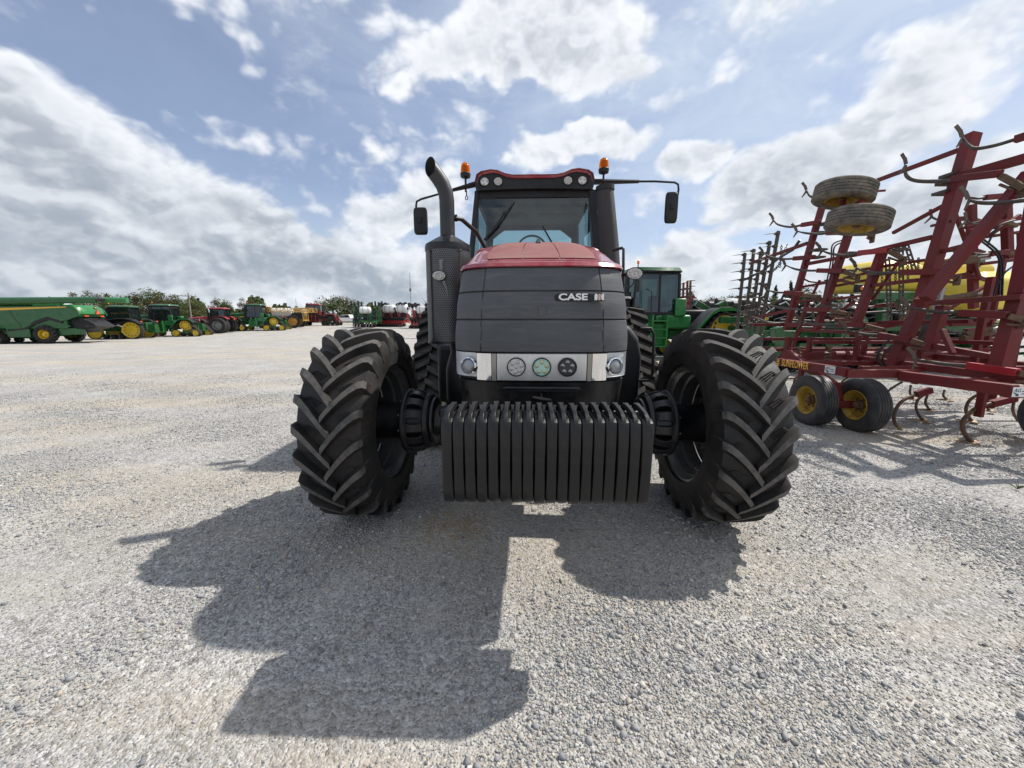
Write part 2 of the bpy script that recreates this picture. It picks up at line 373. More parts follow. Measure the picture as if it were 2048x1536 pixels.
# ================================================================= sun and sky
SUNV = V((.73,.345,1.0)).normalized()
el = math.asin(SUNV.z); az = math.atan2(SUNV.x, SUNV.y)
L = bpy.data.lights.new('sun','SUN'); L.energy = 3.9; L.angle = math.radians(.9); L.color = (1,.955,.89)
lo = bpy.data.objects.new('sun', L); COL.objects.link(lo); lo.rotation_euler = (-SUNV).to_track_quat('-Z','Y').to_euler()
W = bpy.data.worlds.new('World'); scn.world = W; W.use_nodes = True; t = NT(W.node_tree); bg = W.node_tree.nodes['Background']
sky = t.new('ShaderNodeTexSky'); sky.sky_type = 'NISHITA'; sky.sun_disc = False; sky.sun_elevation = el; sky.sun_rotation = az; sky.air_density = 1.0; sky.dust_density = .6; sky.ozone_density = 2.0
D = t.vm('NORMALIZE', t.new('ShaderNodeTexCoord').outputs['Generated'])
WS = .1
# cloud layers live on the dome: puffs placed by compass direction and height, their outlines broken by 3-D noise
wn = t.noise(D, 3.2, 3, .6, col=True); wn2 = t.noise(D, 11, 3, .65, col=True)
Dw = t.vm('ADD', D, t.vm('ADD', t.vm('SCALE', t.vm('SUBTRACT', wn, (.5,.5,.5)), .19), t.vm('SCALE', t.vm('SUBTRACT', wn2, (.5,.5,.5)), .05)))
def blob(px, py, rx, ry, amp=1.0, rot=0, vec=None):
    c = ray(px, py).normalized(); R = V((0,0,1)).cross(c).normalized()*-1; U = R.cross(c).normalized()
    if U.z < 0: U = -U
    cr, sr = math.cos(math.radians(rot)), math.sin(math.radians(rot))
    # angular radius from pixels
    sc = (ray(px+rx, py).normalized()-c).length; sy = (ray(px, py-ry).normalized()-c).length
    e1 = (R*cr+U*sr)/sc; e2 = (-R*sr+U*cr)/sy
    v = vec or Dw
    q = t.vm('SUBTRACT', v, tuple(c))
    x = t.vm('DOT_PRODUCT', q, tuple(e1), out=1); y = t.vm('DOT_PRODUCT', q, tuple(e2), out=1); z = t.math('MULTIPLY', t.vm('DOT_PRODUCT', q, tuple(c), out=1), 1.5)
    d = t.math('ADD', t.math('ADD', t.math('MULTIPLY',x,x), t.math('MULTIPLY',y,y)), t.math('MULTIPLY',z,z))
    return t.math('MULTIPLY', t.math('SUBTRACT', 1.0, d), amp)
CL = [(-160,330,420,240,1.2,0),(120,430,330,200,1.2,-25),(240,340,250,170,1.2,-28),(430,430,200,130,1.2,-28),(520,520,220,120,1.1,-22),(20,190,130,110,1.1,-30),
      (1040,70,270,140,1.15,10),(790,160,90,75,.3,0),(1190,100,130,90,.9,0),(1150,285,190,48,.9,10),(930,270,60,60,.22,0),
      (800,420,130,65,1.0,20),(740,480,120,50,.45,0),(590,275,55,45,.16,0),(290,70,110,34,.0,-25),(610,165,55,25,.02,0),(710,345,60,30,.10,0),
      (1400,310,95,62,1.1,0),(1540,350,150,90,1.2,10),(1680,330,170,110,1.0,30),(1880,170,330,150,1.0,35),(1900,420,300,130,1.1,20),(1560,420,170,70,.9,0),
      (1400,520,120,60,.8,0),(1480,480,40,40,.6,0),(700,560,420,90,1.1,0),(150,560,420,90,1.3,0),(1300,570,380,60,.8,0),(1800,560,400,90,1.0,0),(2300,300,300,250,1.0,0),(1750,-200,500,200,.6,20)]
acc = None
for c_ in CL:
    v_ = blob(*c_); acc = v_ if acc is None else t.math('MAXIMUM', acc, v_)
sd = tuple(SUNV)
sepD = t.new('ShaderNodeSeparateXYZ'); t.inp(sepD,0,D)
def billow(vec, d):
    vec = t.vm('MULTIPLY', vec, (1,1,1.45)); n = t.noise(vec, 6.0, d, .54, .1)
    p = t.math('ABSOLUTE', t.math('SUBTRACT', t.math('MULTIPLY', t.noise(vec, 12, 3, .5), 2.0), 1.0))
    return t.math('ADD', t.math('MULTIPLY', n, .88), t.math('MULTIPLY', p, .50))
bill = t.math('SUBTRACT', billow(D, 7), .035); bill_s = t.math('SUBTRACT', billow(t.vm('ADD', D, tuple(SUNV*.022)), 5), .035)
back = t.math('MULTIPLY', t.mapr(t.vm('DOT_PRODUCT', D, (0,-1,.1), out=1), -.2, .3), t.mapr(t.noise(D,2.2,3),.42,.6))   # broken cloud behind the photographer
acc = t.math('MAXIMUM', acc, t.math('SUBTRACT', back, .35))
dens = t.math('ADD', acc, t.math('MULTIPLY', t.math('SUBTRACT', bill, .5), 1.75))
mask = t.mapr(dens, -.09, .45, 0, 1, True)
thick = t.mapr(dens, .2, 1.25, 0, 1, True)
lit = t.mapr(t.math('SUBTRACT', bill, bill_s), -.10, .10, 0, 1)
grey = t.mapr(t.noise(t.vm('MULTIPLY', D,(1,1,2.2)), 3.0, 5, .62, .3), .25, .75, 0, 1)
hz = t.mapr(sepD.outputs[2], 0, .55, 0, 1)
white = t.mix(hz, (6.9,7.2,7.6), (7.7,7.9,8.3)); dark = t.mix(hz, (3.0,3.5,4.1), (3.1,3.45,4.0))
shade = t.math('MULTIPLY', thick, t.math('ADD', t.math('MULTIPLY', grey, .75), .12))
shade = t.math('SUBTRACT', shade, t.math('MULTIPLY', t.math('SUBTRACT', lit, .5), .50))
gs_ = None
for c_ in [(40,280,210,90,.9,0),(380,520,620,75,.8,-4),(90,470,260,90,.6,0),(600,450,160,60,.7,-15),(1050,120,220,60,.35,0),(700,590,700,30,.45,0),(1700,430,300,90,.4,10),(1560,430,120,50,.5,0),(1960,300,160,80,.45,0),(280,380,180,70,.35,-30)]:
    v_ = blob(*c_); gs_ = v_ if gs_ is None else t.math('MAXIMUM', gs_, v_)
shade = t.math('ADD', shade, t.math('MULTIPLY', t.mapr(gs_, 0, .8, 0, 1, True), t.mapr(bill, .30, .70, .72, .20)))
shade = t.mapr(shade, -.35, 1.25, 0, 1, True)
ccol = t.mix(shade, white, dark)
# thin high veil, whiter towards the sun
cs = t.vm('DOT_PRODUCT', D, sd, out=1)
veil = t.math('MULTIPLY', t.mapr(t.noise(t.vm('MULTIPLY', D, (1.0,2.0,3.0)), 2.6, 5, .65, .8), .3, .75), t.mapr(cs, .25, .95, .10, .95))
veil = t.math('ADD', veil, t.mapr(cs, .55, 1.0, 0, .35), clamp=True)
low = t.mapr(sepD.outputs[2], .02, .30, .75, 0)
skyc = t.mix(.27, t.mix(1.0, sky.outputs[0], (1.05,.98,1.02), 'MULTIPLY'), (4.0,4.6,5.6))
base = t.mix(t.math('MAXIMUM', veil, low), skyc, (5.1,5.9,6.9))
fin = t.mix(mask, base, ccol)
t.inp(bg,'Color',fin); t.inp(bg,'Strength',WS)
W.cycles.sampling_method = 'MANUAL'; W.cycles.sample_map_resolution = 512

cam = bpy.data.cameras.new('camera'); cam.lens = FPX/2048*36; cam.sensor_width = 36; cam.clip_end = 5000; cam.clip_start = .05
co = bpy.data.objects.new('camera', cam); COL.objects.link(co); co.location = (0,0,HCAM); co.rotation_euler = (PI/2-TH,0,0); scn.camera = co
scn.view_settings.view_transform = 'Standard'; scn.view_settings.look = 'None'; scn.view_settings.gamma = 1; scn.view_settings.exposure = 0.37
scn.cycles.max_bounces = 6; scn.cycles.transparent_max_bounces = 12; scn.cycles.caustics_reflective = False; scn.cycles.caustics_refractive = False
# ================================================================= wheels and tracks (shared builders)
def tyre(R=.77, w=.55, rimr=.455, nl=23, lugh=.052, n=96, marks=True, detail=True, mi_l=1):
    mb = MB(); k = w/.55; q = R/.77; lh = lugh; hw = w/2
    prof = [(-.205*k,rimr),(-.225*k,rimr+.025),(-.262*k,R-lh-.24*q),(-.277*k,R-lh-.16*q),(-.270*k,R-lh-.085*q),(-.240*k,R-lh-.03*q),(-.15*k,R-lh-.008),(0,R-lh),
            (.15*k,R-lh-.008),(.240*k,R-lh-.03*q),(.270*k,R-lh-.085*q),(.277*k,R-lh-.16*q),(.262*k,R-lh-.24*q),(.225*k,rimr+.025),(.205*k,rimr)]
    mb.lathe(prof, n)
    ps = [p for p in prof[7:12]]; xs_ = [p[0] for p in ps]; rs_ = [p[1] for p in ps]
    def P(s, ph, r): return (s, -r*math.sin(ph), r*math.cos(ph))
    U = [0,.12,.3,.5,.7,.85,.95,1.0] if detail else [0,.35,.75,1]
    for side in (-1,1):
        for i in range(nl):
            ph0 = 2*PI*(i + (.5 if side > 0 else 0))/nl
            vs = []; top = []
            for u in U:
                s = -.03*k + u*(.262*k+.03*k); sa = abs(s)
                rb = float(np.interp(sa, xs_, rs_)) - .012
                rt = R - .012*(sa/(.26*k))**2 - (.05*max(0,u-.93)/.07 if u > .93 else 0)
                kk = .34*(1-(1-u)**1.35)
                a0, a1 = (.023/R*(1+.2*u), .037/R*(1+.45*u))
                if u == 0: rt -= .004
                ph = ph0-kk
                for da, r in ((-a1,rb),(-a0,rt),(a0,rt),(a1,rb)): vs.append(P(side*s, ph+da, r))
            m = len(U); fs = []; ft = []
            for j in range(m-1):
                o = 4*j
                fs += [(o,o+4,o+5,o+1),(o+2,o+6,o+7,o+3)]; ft.append((o+1,o+5,o+6,o+2))
            fs += [(0,1,2,3),(4*(m-1)+3,4*(m-1)+2,4*(m-1)+1,4*(m-1))]
            # the shoulder end runs down the sidewall
            o = 4*(m-1); vs += [P(side*.281*k, ph0-.34-a1, R-lh-.13*q), P(side*.281*k, ph0-.34+a1, R-lh-.13*q)]; e = len(vs)-2
            fs[-1] = (o+1,o+2,e+1,e); fs += [(o,o+1,e),(o+2,o+3,e+1)]
            base = len(mb.v); mb.add(vs, fs, 0)
            mb.f += [tuple(x+base for x in f) for f in ft]; mb.m += [mi_l]*len(ft)
            if marks:   # nested chevron moulding between the lugs
                for c in range(3):
                    phc = ph0 + PI/nl - .16
                    def Q(s, p): return V(P(side*s*k, phc+p, float(np.interp(s*k, xs_, rs_))+.003))
                    off = c*.016
                    mb.beam(Q(.085-off*.9, .035-off), Q(.155-off*.4, -.035-off*.9), .006, .010, 0)
                    mb.beam(Q(.155-off*.4, -.035-off*.9), Q(.20-off*.9, -.030-off*.9), .006, .010, 0)
    return mb
def hull2(pts):
    pts = sorted(set(pts))
    def half(ps):
        o = []
        for p in ps:
            while len(o) > 1 and (o[-1][0]-o[-2][0])*(p[1]-o[-2][1])-(o[-1][1]-o[-2][1])*(p[0]-o[-2][0]) <= 0: o.pop()
            o.append(p)
        return o
    a = half(pts); b = half(pts[::-1]); return a[:-1]+b[:-1]
def belt(circles, x0, x1, th=.04, lug=.05, pitch=.16, skew=.16, chevron=True, mi_l=1, lw=.045, inner_only=False):
    pts = []
    for (y,z,r) in circles: pts += [(round(y+r*math.cos(2*PI*k/40),5), round(z+r*math.sin(2*PI*k/40),5)) for k in range(40)]
    H = hull2(pts); P = np.array(H+[H[0]]); seg = np.hypot(*(P[1:]-P[:-1]).T); S = np.concatenate([[0],np.cumsum(seg)]); Lt = S[-1]
    def at(s, h):
        s %= Lt; y = np.interp(s,S,P[:,0]); z = np.interp(s,S,P[:,1]); e = .03
        y1 = np.interp((s+e)%Lt,S,P[:,0]); z1 = np.interp((s+e)%Lt,S,P[:,1]); y0 = np.interp((s-e)%Lt,S,P[:,0]); z0 = np.interp((s-e)%Lt,S,P[:,1])
        d = np.array([y1-y0,z1-z0]); d /= np.hypot(*d)+1e-9
        return y+d[1]*h, z-d[0]*h
    mb = MB(); n = int(Lt/.05); vs = []; fs = []
    for i in range(n):
        s = Lt*i/n
        for h, x in ((0,x0),(th,x0),(th,x1),(0,x1)):
            y, z = at(s,h); vs.append((x,y,z))
    for i in range(n):
        j = (i+1)%n
        for k in range(4): fs.append((4*i+k, 4*i+(k+1)%4, 4*j+(k+1)%4, 4*j+k))
    mb.add(vs, fs, 0)
    xm = (x0+x1)/2; N = max(6, int(Lt/pitch))
    for side in (-1,1):
        xa, xb = (xm-side*.01, x1+.004) if side > 0 else (xm+.01, x0-.004)
        for i in range(N):
            s = Lt*(i+(.5 if side>0 else 0))/N; vs = []
            for (x, sk) in ((xa, 0), ((xa+xb)/2, skew*.5), (xb, skew)):
                for ds, h in ((-lw*.7,th-.01),(-lw*.5,th+lug),(lw*.5,th+lug),(lw*.7,th-.01)):
                    y, z = at(s+sk+ds, h); vs.append((x,y,z))
            b0 = len(mb.v); fs = []; 
            for j in (0,4): fs += [(j,j+4,j+5,j+1),(j+2,j+6,j+7,j+3)]
            fs += [(0,1,2,3),(11,10,9,8)]
            mb.add(vs, fs, 0); mb.f += [(b0+j+1,b0+j+5,b0+j+6,b0+j+2) for j in (0,4)]; mb.m += [mi_l]*2
    return mb

# ================================================================= the row-crop tractor in front
T = thing('row_crop_tractor', 'red and black half-track tractor with weights facing the camera on gravel', 'tractor', (.205,3.12,0), -math.atan(.036))
def tz(Y): return Y-3.12
# --- hood outline: plan curve and its height profile
PLAN = [(0,0),(.12,.002),(.24,.010),(.330,.025),(.352,.031),(.358,.034),(.364,.037),(.40,.055),(.445,.080),(.485,.113),(.518,.155),(.538,.205),(.547,.27),(.548,.40),(.548,.9),(.548,1.6),(.548,2.45)]
def lerp(z, zs, vs_): return float(np.interp(z, zs, vs_))
ZF = ([.98,1.243,1.41,1.50,1.60,1.70,1.76,1.84,1.91,1.94], [-.85,-.885,-.895,-.892,-.882,-.865,-.850,-.826,-.796,-.778])
ZW = ([.98,1.243,1.41,1.60,1.76,1.91,1.94], [.955,1.0,1.0,.985,.962,.925,.92])
def hood_loop(z, out=0, k=None, y0=None):
    kk = k if k is not None else lerp(z,*ZW); yy = y0 if y0 is not None else lerp(z,*ZF)
    L = []
    for (x, d) in PLAN:
        L.append((x*kk+out*min(1,x/.3), yy+d*(1 if y0 is None else kk)-out, z))
    return [(-x,y,z_) for x,y,z_ in L[::-1][:-1]]+L
def panel(name, z0, z1, mat, parent, seams=True, nz=10, out=0, bulge=0):
    zs = [z0, z0+.003, z0+.006] + list(np.linspace(z0+.02, z1-.02, nz)) + [z1-.006, z1-.003, z1]
    loops = []
    for z in zs:
        e = min(z-z0, z1-z); ins = -.010*max(0,1-e/.006)
        L = hood_loop(z, out+ins+bulge*math.sin(PI*(z-z0)/(z1-z0)))
        if seams: L = [((x, y+(.008 if (abs(abs(x)/lerp(z,*ZW)-.358) < .0028 and y < tz(2.5)) else 0), zz)) for x,y,zz in L]
        loops.append(L)
    mb = MB(); mb.loft(loops, closed=False, cap=False); return mb.build(name, mat, parent, smooth=28)
hood = panel('hood_panel', 1.765, 1.908, M['hood_panel'], T)
panel('hood_panel', 1.602, 1.765, M['hood_panel'], T, bulge=.003)
panel('hood_panel', 1.412, 1.602, M['hood_panel'], T, bulge=.004)
lowp = panel('grille_panel', 1.00, 1.240, M['weight'], T, nz=6, out=-.012)
mb = MB()   # dark core behind the seams
mb.loft([hood_loop(z, -.03) for z in (.98,1.25,1.6,1.90)], closed=False, cap=False); mb.build('hood_core', M['black_int'], T)
mb = MB(); mb.tube([(-.22,-.905,1.205),(-.2,-.915,1.208),(.2,-.915,1.208),(.22,-.905,1.205)], .009, 8); mb.box(-.2,.2,-.895,-.87,1.185,1.202); mb.build('grille_handle', M['black_metal'], T)
mb = MB(); mb.tube([(-.05,-.91,1.155),(0,-.925,1.148),(.055,-.91,1.138)], [.007,.010,.007], 7); mb.tube([(0,-.87,1.17),(0,-.91,1.15)], .006, 6); mb.build('drawbar_pin', M['steel_dark'], T)
# red hood lid
mb = MB()
lip = [hood_loop(1.906,.010), hood_loop(1.912,.016), hood_loop(1.934,.012), hood_loop(1.940, .006, .915, -.770)]
mb.loft(lip+[hood_loop(1.957,0,.905,-.710)], closed=False, cap=False)
hl = mb.build('hood_lid', M['hood_red'], T, smooth=25)
LV = [(1.957,-.710,.905),(1.995,-.59,.895),(2.045,-.46,.87),(2.10,-.30,.83),(2.145,-.17,.77),(2.185,-.03,.66),(2.210,.10,.50),(2.222,.20,.30)]
def top_loops(dz, frac, idx):
    return [hood_loop(LV[i][0]+dz, 0, LV[i][2]*frac, LV[i][1]) for i in idx]
mb = MB(); mb.loft(top_loops(0,1,range(8)), closed=False, cap=False); mb.build('hood_crown', M['hood_red'], T, smooth=50)
# matt insert panels on the crown: three fields
def crown(x, t):   # surface point of the crown, x lateral, t 0..1 rearwards
    zi = np.interp(t, np.linspace(0,1,8), [l[0] for l in LV]); yi = np.interp(t, np.linspace(0,1,8), [l[1] for l in LV]); ki = np.interp(t, np.linspace(0,1,8), [l[2] for l in LV])
    d = np.interp(abs(x)/ki, [p[0] for p in PLAN[:13]], [p[1] for p in PLAN[:13]])*ki
    return (x, yi+d, zi)
mb = MB()
for f0, f1 in ((-1,-.34),(-.325,.325),(.34,1)):
    rows = []
    for t in np.linspace(.06, .80, 16):
        hw = np.interp(t, [0,.25,.5,.8], [.335,.35,.33,.24])
        rows.append([tuple(V(crown(hw*(f0+(f1-f0)*k/12), t))+V((0,-.003,.0035))) for k in range(13)])
    mb.loft(rows, closed=False, cap=False)
mb.build('hood_insert', M['hood_matt'], T, smooth=60)
mb = MB(); mb.loft([[(-.03,-.14,2.13),(.03,-.14,2.13),(.022,-.02,2.19),(-.022,-.02,2.19)],[(-.018,-.12,2.17),(.018,-.12,2.17),(.012,-.03,2.215),(-.012,-.03,2.215)]]); mb.build('hood_nozzle', M['plastic'], T, bevel=.004)
mb = MB(); mb.box(-.52,.52,.15,2.45-.6,2.0,2.19); mb.build('hood_rear', M['case_red'], T, bevel=.06)
# --- light band
def band(z0, z1, x0, x1, mat, name, out=.004, parent=T, step=.012):
    mb = MB(); rows = []
    xs2 = list(np.linspace(x0, x1, max(3,int(abs(x1-x0)/step))))
    pl = [(-a,b) for a,b in PLAN[:14][::-1]]+PLAN[:14]; xx = [p[0] for p in pl]; yy = [p[1] for p in pl]
    for z in (z0, z0+.003, z1-.003, z1):
        e = 0 if z in (z0,z1) else out
        rows.append([(x, lerp(z,*ZF)+float(np.interp(x, xx, yy))-e+.004, z) for x in xs2])
    mb.loft(rows, closed=False, cap=False); return mb.build(name, mat, parent, smooth=40)
M['reflector'] = pbr('headlight_reflector', (.80,.81,.82), .35, .15, var=.10, vs=9)
bar = band(1.246, 1.408, -.262, .262, M['brushed'], 'light_bar', .008)
for s in (-1,1):
    band(1.243, 1.409, s*.266, s*.292, M['steel'], 'bezel_strip', .014)
    band(1.243, 1.409, s*.296, s*.385, M['chrome'], 'chrome_trim', .006)
    hb = band(1.262, 1.409, s*.389, s*.556, M['reflector'], 'headlight', -.006)
    cx = s*.432; cy = lerp(1.33,*ZF)+.085
    d = V((s*.45,-1,0)).normalized()
    mb = MB(); Q = V((cx,cy-.03,1.33)).to_track_quat('X','Z') if 0 else d.to_track_quat('X','Z')
    mb.M = Matrix.Translation((cx,cy-.012,1.328)) @ Q.to_matrix().to_4x4() @ Matrix.Scale(.80,4)
    mb.lathe([(.0,.068),(.022,.066),(.026,.058),(.012,.052),(.004,.047)], 32); mb.build('reflector_ring', M['chrome'], hb)
    mb2 = MB(); mb2.M = mb.M.copy(); mb2.lathe([(.004,.050),(.018,.046),(.030,.030),(.034,.001)], 24); mb2.build('projector_lens', simple('projector_glass',(.30,.31,.32),.10,.3), hb)
    mb3 = MB(); xs3 = np.linspace(.389,.556,14)
    pl = PLAN[:14]; rows = [[(s*x, lerp(z,*ZF)+float(np.interp(x,[p[0] for p in pl],[p[1] for p in pl]))-.004, z) for x in xs3] for z in (1.262,1.408)]
    mb3.loft(rows, closed=False, cap=False); mb3.build('headlight_cover', glassy('clear_cover',(.96,.97,.98),.02), hb)
def led_pod(x, y, z, r, mat, parent, n=6, d=V((0,-1,0)), name='led_lamp', rim=M['plastic'], sx=1.0, dep=.025):
    mb = MB(); Mx = Matrix.Translation((x,y,z)) @ d.to_track_quat('X','Z').to_matrix().to_4x4() @ Matrix.Diagonal((1,sx,1,1)); mb.M = Mx
    mb.lathe([(-dep,r*.9),(-.004,r*1.08),(.006,r*1.08),(.006,r*.98),(-.002,r*.95)], 28); o = mb.build(name, rim, parent)
    mb = MB(); mb.M = Mx; mb.lathe([(-.003,r*.96),(-.001,.0001)], 28); 
    for k in range(n):
        a = 2*PI*k/n+.3; rr = r*.58
        mb.ell((0,rr*math.cos(a),rr*math.sin(a)), .007, r*.27, r*.27, 10, 6, 1)
    if n > 5: mb.ell((0,0,0), .007, r*.24, r*.24, 10, 6, 1)
    lm = {'led_refl':M['lensface'],'led_cyan':M['lensface_c'],'led_dark':M['lensface_d']}[mat.name] if 'lensface' in M else mat
    mb.build('lens', [mat, lm], o, smooth=50); return o
M['lensface'] = simple('led_bulb', (.50,.50,.46), .12, .0, .8); M['lensface_c'] = simple('led_bulb_tinted', (.55,.52,.30), .12, 0, .8); M['lensface_d'] = simple('led_bulb_dark', (.30,.30,.32), .08, .7)
M['led_refl'].name = 'led_refl'; M['led_cyan'].name = 'led_cyan'; M['led_dark'].name = 'led_dark'
for x, mt, n in ((-.148,M['led_refl'],6),(0,M['led_cyan'],5),(.148,M['led_dark'],5)):
    led_pod(x, -.908+abs(x)*.03, 1.330, .051, mt, T, n)
# --- badge
bz = 1.728; by = lerp(bz,*ZF)+.014; mb = MB(); mb.prism([(.072,-.017),(.082,-.022),(.352,-.022),(.352,.020),(.325,.030),(.29,.018),(.085,.020),(.070,.008)], -.018, 0, 'y')
bd = mb.build('badge', M['weight'], T, loc=(0,by-.004,bz), bevel=.002)
text_obj('CASE', .050, 'badge_letters', M['white_letter'], bd, basis((.174,-.021,.0), (1,0,0), (0,0,1)), .003, .0016, 1.42)
mb = MB()
mb.prism([(.297,-.017),(.309,-.017),(.313,-.010),(.313,.012),(.309,.019),(.299,.019),(.295,.010),(.296,-.008)], -.024, -.017, 'y')
mb.prism([(.337,.019),(.349,.019),(.349,-.017),(.340,-.017),(.333,-.008),(.333,.010)], -.024, -.017, 'y'); mb.build('badge_bars', M['white_letter'], bd)
mb = MB(); mb.box(.317,.330,-.024,-.017,-.017,.019); mb.build('badge_stripe', M['pink_letter'], bd)
mb = MB(); mb.box(-.022,.022,-.002,0,-.028,.02); mb.build('faded_patch', pbr('faded_patch',(.10,.10,.10),.8), T, loc=(-.0,lerp(1.655,*ZF)-.006,1.655))
# --- suitcase weights on their bracket
mb = MB(); mb.box(-.50,.50,-1.27,-1.13,.90,1.16); mb.box(-.47,.47,-1.36,-1.27,.86,1.12); mb.box(-.30,.30,-1.15,-.5,.72,1.02); mb.build('weight_bracket', M['black_metal'], T, bevel=.01)
def weight():
    mb = MB(); prof = [(.772,.0215,-1.395),(.785,.0248,-1.44),(.81,.0257,-1.462),(.88,.0254,-1.470),(.95,.0236,-1.474),(1.03,.0240,-1.476),(1.10,.0252,-1.474),(1.14,.0257,-1.470),(1.175,.0257,-1.460),(1.188,.0235,-1.440)]
    loops = []
    for z, h, y in prof:
        loops.append([(-h*.90,y,z),(-h*.45,y-.0035,z),(0,y-.004,z),(h*.45,y-.0035,z),(h*.90,y,z),(h,y+.008,z),(h,-1.30,z),(-h,-1.30,z),(-h,y+.008,z)])
    mb.loft(loops)
    hp = [(1.176,.0100,-1.452,.028),(1.198,.0095,-1.440,.026),(1.214,.0090,-1.405,.026),(1.222,.0090,-1.35,.026),(1.226,.0095,-1.29,.028),(1.226,.014,-1.25,.03),(1.20,.020,-1.235,.03),(1.14,.022,-1.232,.03)]
    mb.loft([[(-h,y-.4*d,z-.0),(h,y-.4*d,z),(h,y+.6*d,z-d),(-h,y+.6*d,z-d)] for z,h,y,d in hp])
    return mb
w0 = weight().build('suitcase_weight', M['weight'], T, smooth=40, bevel=.0025)
for i in range(18):
    o = w0 if i == 0 else w0.copy()
    if i: COL.objects.link(o)
    o.location = ((i-8.5)*.0525, random.uniform(-.004,.004), -.024+random.uniform(-.004,.004)); o.rotation_euler = (0,0,random.uniform(-.0007,.0007)); o.parent = T; o['group'] = 'weights hung side by side on the front bracket'
for o in list(bpy.data.objects):
    if o.name.startswith('suitcase_weight') and 'group' in o.keys(): pass
M['rim'] = pbr('dark_rim', (.15,.155,.16), .3, .5, var=.3, dirt=(.12,.11,.10), dirt_amt=.3)
# --- front wheels
tm = tyre(w=.50).build('tyre', [M['rubber'], M['lug']], None, smooth=30)
def front_wheel(side):
    w = bpy.data.objects.new('front_wheel', None); COL.objects.link(w); w.parent = T; w.location = (side*1.41,0,.765); 
    ty = tm if side < 0 else tm.copy()
    if side > 0: COL.objects.link(ty)
    ty.parent = w; ty.rotation_euler = (.09 if side < 0 else .21,0,0)
    s = side    # outer direction = +side
    mb = MB()
    mb.lathe([(x*.91,r) for x,r in [(-s*.235,.475),(-s*.235,.455),(-s*.215,.445),(-s*.19,.440),(-s*.17,.418),(-s*.10,.412),(-s*.085,.395),(s*.02,.388),(s*.035,.40),(s*.17,.425),(s*.2,.44),(s*.235,.475)]], 72)
    mb.build('rim', M['rim'], w, smooth=40)
    mb = MB(); mb.lathe([(s*.03,.392),(s*.045,.33),(s*.02,.27),(-s*.03,.235),(-s*.04,.10)], 48); mb.build('wheel_disc', M['black_metal'], w, smooth=40)
    mb = MB()
    mb.lathe([(-s*.045,.225),(-s*.055,.225),(-s*.065,.215),(-s*.065,.165),(-s*.10,.150),(-s*.22,.150),(-s*.31,.160),(-s*.335,.175)], 48)
    for k in range(12):
        a = 2*PI*k/12; mb.lathe([(-s*.065,.013),(-s*.082,.012),(-s*.084,.001)], 6, c=(0,.195*math.cos(a),.195*math.sin(a)), mi=1)
    mb.build('hub', [M['black_metal'], M['steel_dark']], w, smooth=40)
    # cast spacer drum with windows
    mb = MB(); x = lambda v: -s*(v+.068)
    mb.lathe([(x(.262),.10),(x(.262),.258),(x(.272),.268),(x(.292),.268),(x(.305),.255),(x(.312),.250)], 60)
    mb.lathe([(x(.30),.205),(x(.48),.165)], 40)
    mb.lathe([(x(.425),.222),(x(.44),.232),(x(.47),.222),(x(.478),.205),(x(.478),.10)], 60)
    for k in range(14):
        a = 2*PI*k/14; h = PI/14*.52; vs = []
        for xx, r in ((.30,.256),(.35,.262),(.40,.250),(.432,.230)):
            hh = h*(1.35 if xx in (.30,.432) else 1)
            for aa, rr in ((a-hh,r),(a+hh,r),(a+hh,r-.05),(a-hh,r-.05)): vs.append((x(xx),rr*math.cos(aa),rr*math.sin(aa)))
        fs = [(4*i+k2,4*i+(k2+1)%4,4*i+4+(k2+1)%4,4*i+4+k2) for i in range(3) for k2 in range(4)]; mb.add(vs, fs)
    mb.lathe([(x(.478),.19),(x(.485),.198),(x(.505),.198),(x(.51),.19),(x(.51),.13),(x(.56),.12)], 48)
    for k in range(12):
        a = 2*PI*k/12+.1; mb.lathe([(x(.262),.012),(x(.245),.011),(x(.243),.001)], 6, c=(0,.235*math.cos(a),.235*math.sin(a)), mi=1)
    mb.build('spacer_drum', [M['black_metal'], M['steel']], w, smooth=35, bevel=.003)
    return w

fw = [front_wheel(-1), front_wheel(1)]
# maker's letters on the sidewall
o = text_obj('BKT', .13, 'sidewall_letters', M['rubber'], fw[0], basis((.256,.30,.50), (0,.80,-.60), (0,.60,.80)), .006, .003, 1.0)
mb = MB(); mb.box(-.80,.80,-.11,.11,.66,.88); mb.box(-.35,.35,-.2,.25,.62,.95); mb.tube([(-.75,-.16,.80),(.75,-.16,.80)], .035, 10); mb.build('front_axle', M['black_metal'], T, bevel=.02)
mb = MB(); mb.box(-.26,.26,-.65,3.4,.72,1.15); mb.box(-.48,.48,-.55,1.7,1.0,1.85); mb.box(-.9,.9,2.5,3.2,.95,1.35); mb.build('chassis', M['black_int'], T, bevel=.03)
M['track_lug'] = pbr('track_lug', (.035,.033,.031), .85, var=.3, vs=20, dirt=(.11,.10,.09), dirt_amt=.5, ds=12, bump=.002, bs=120, spec=.25)
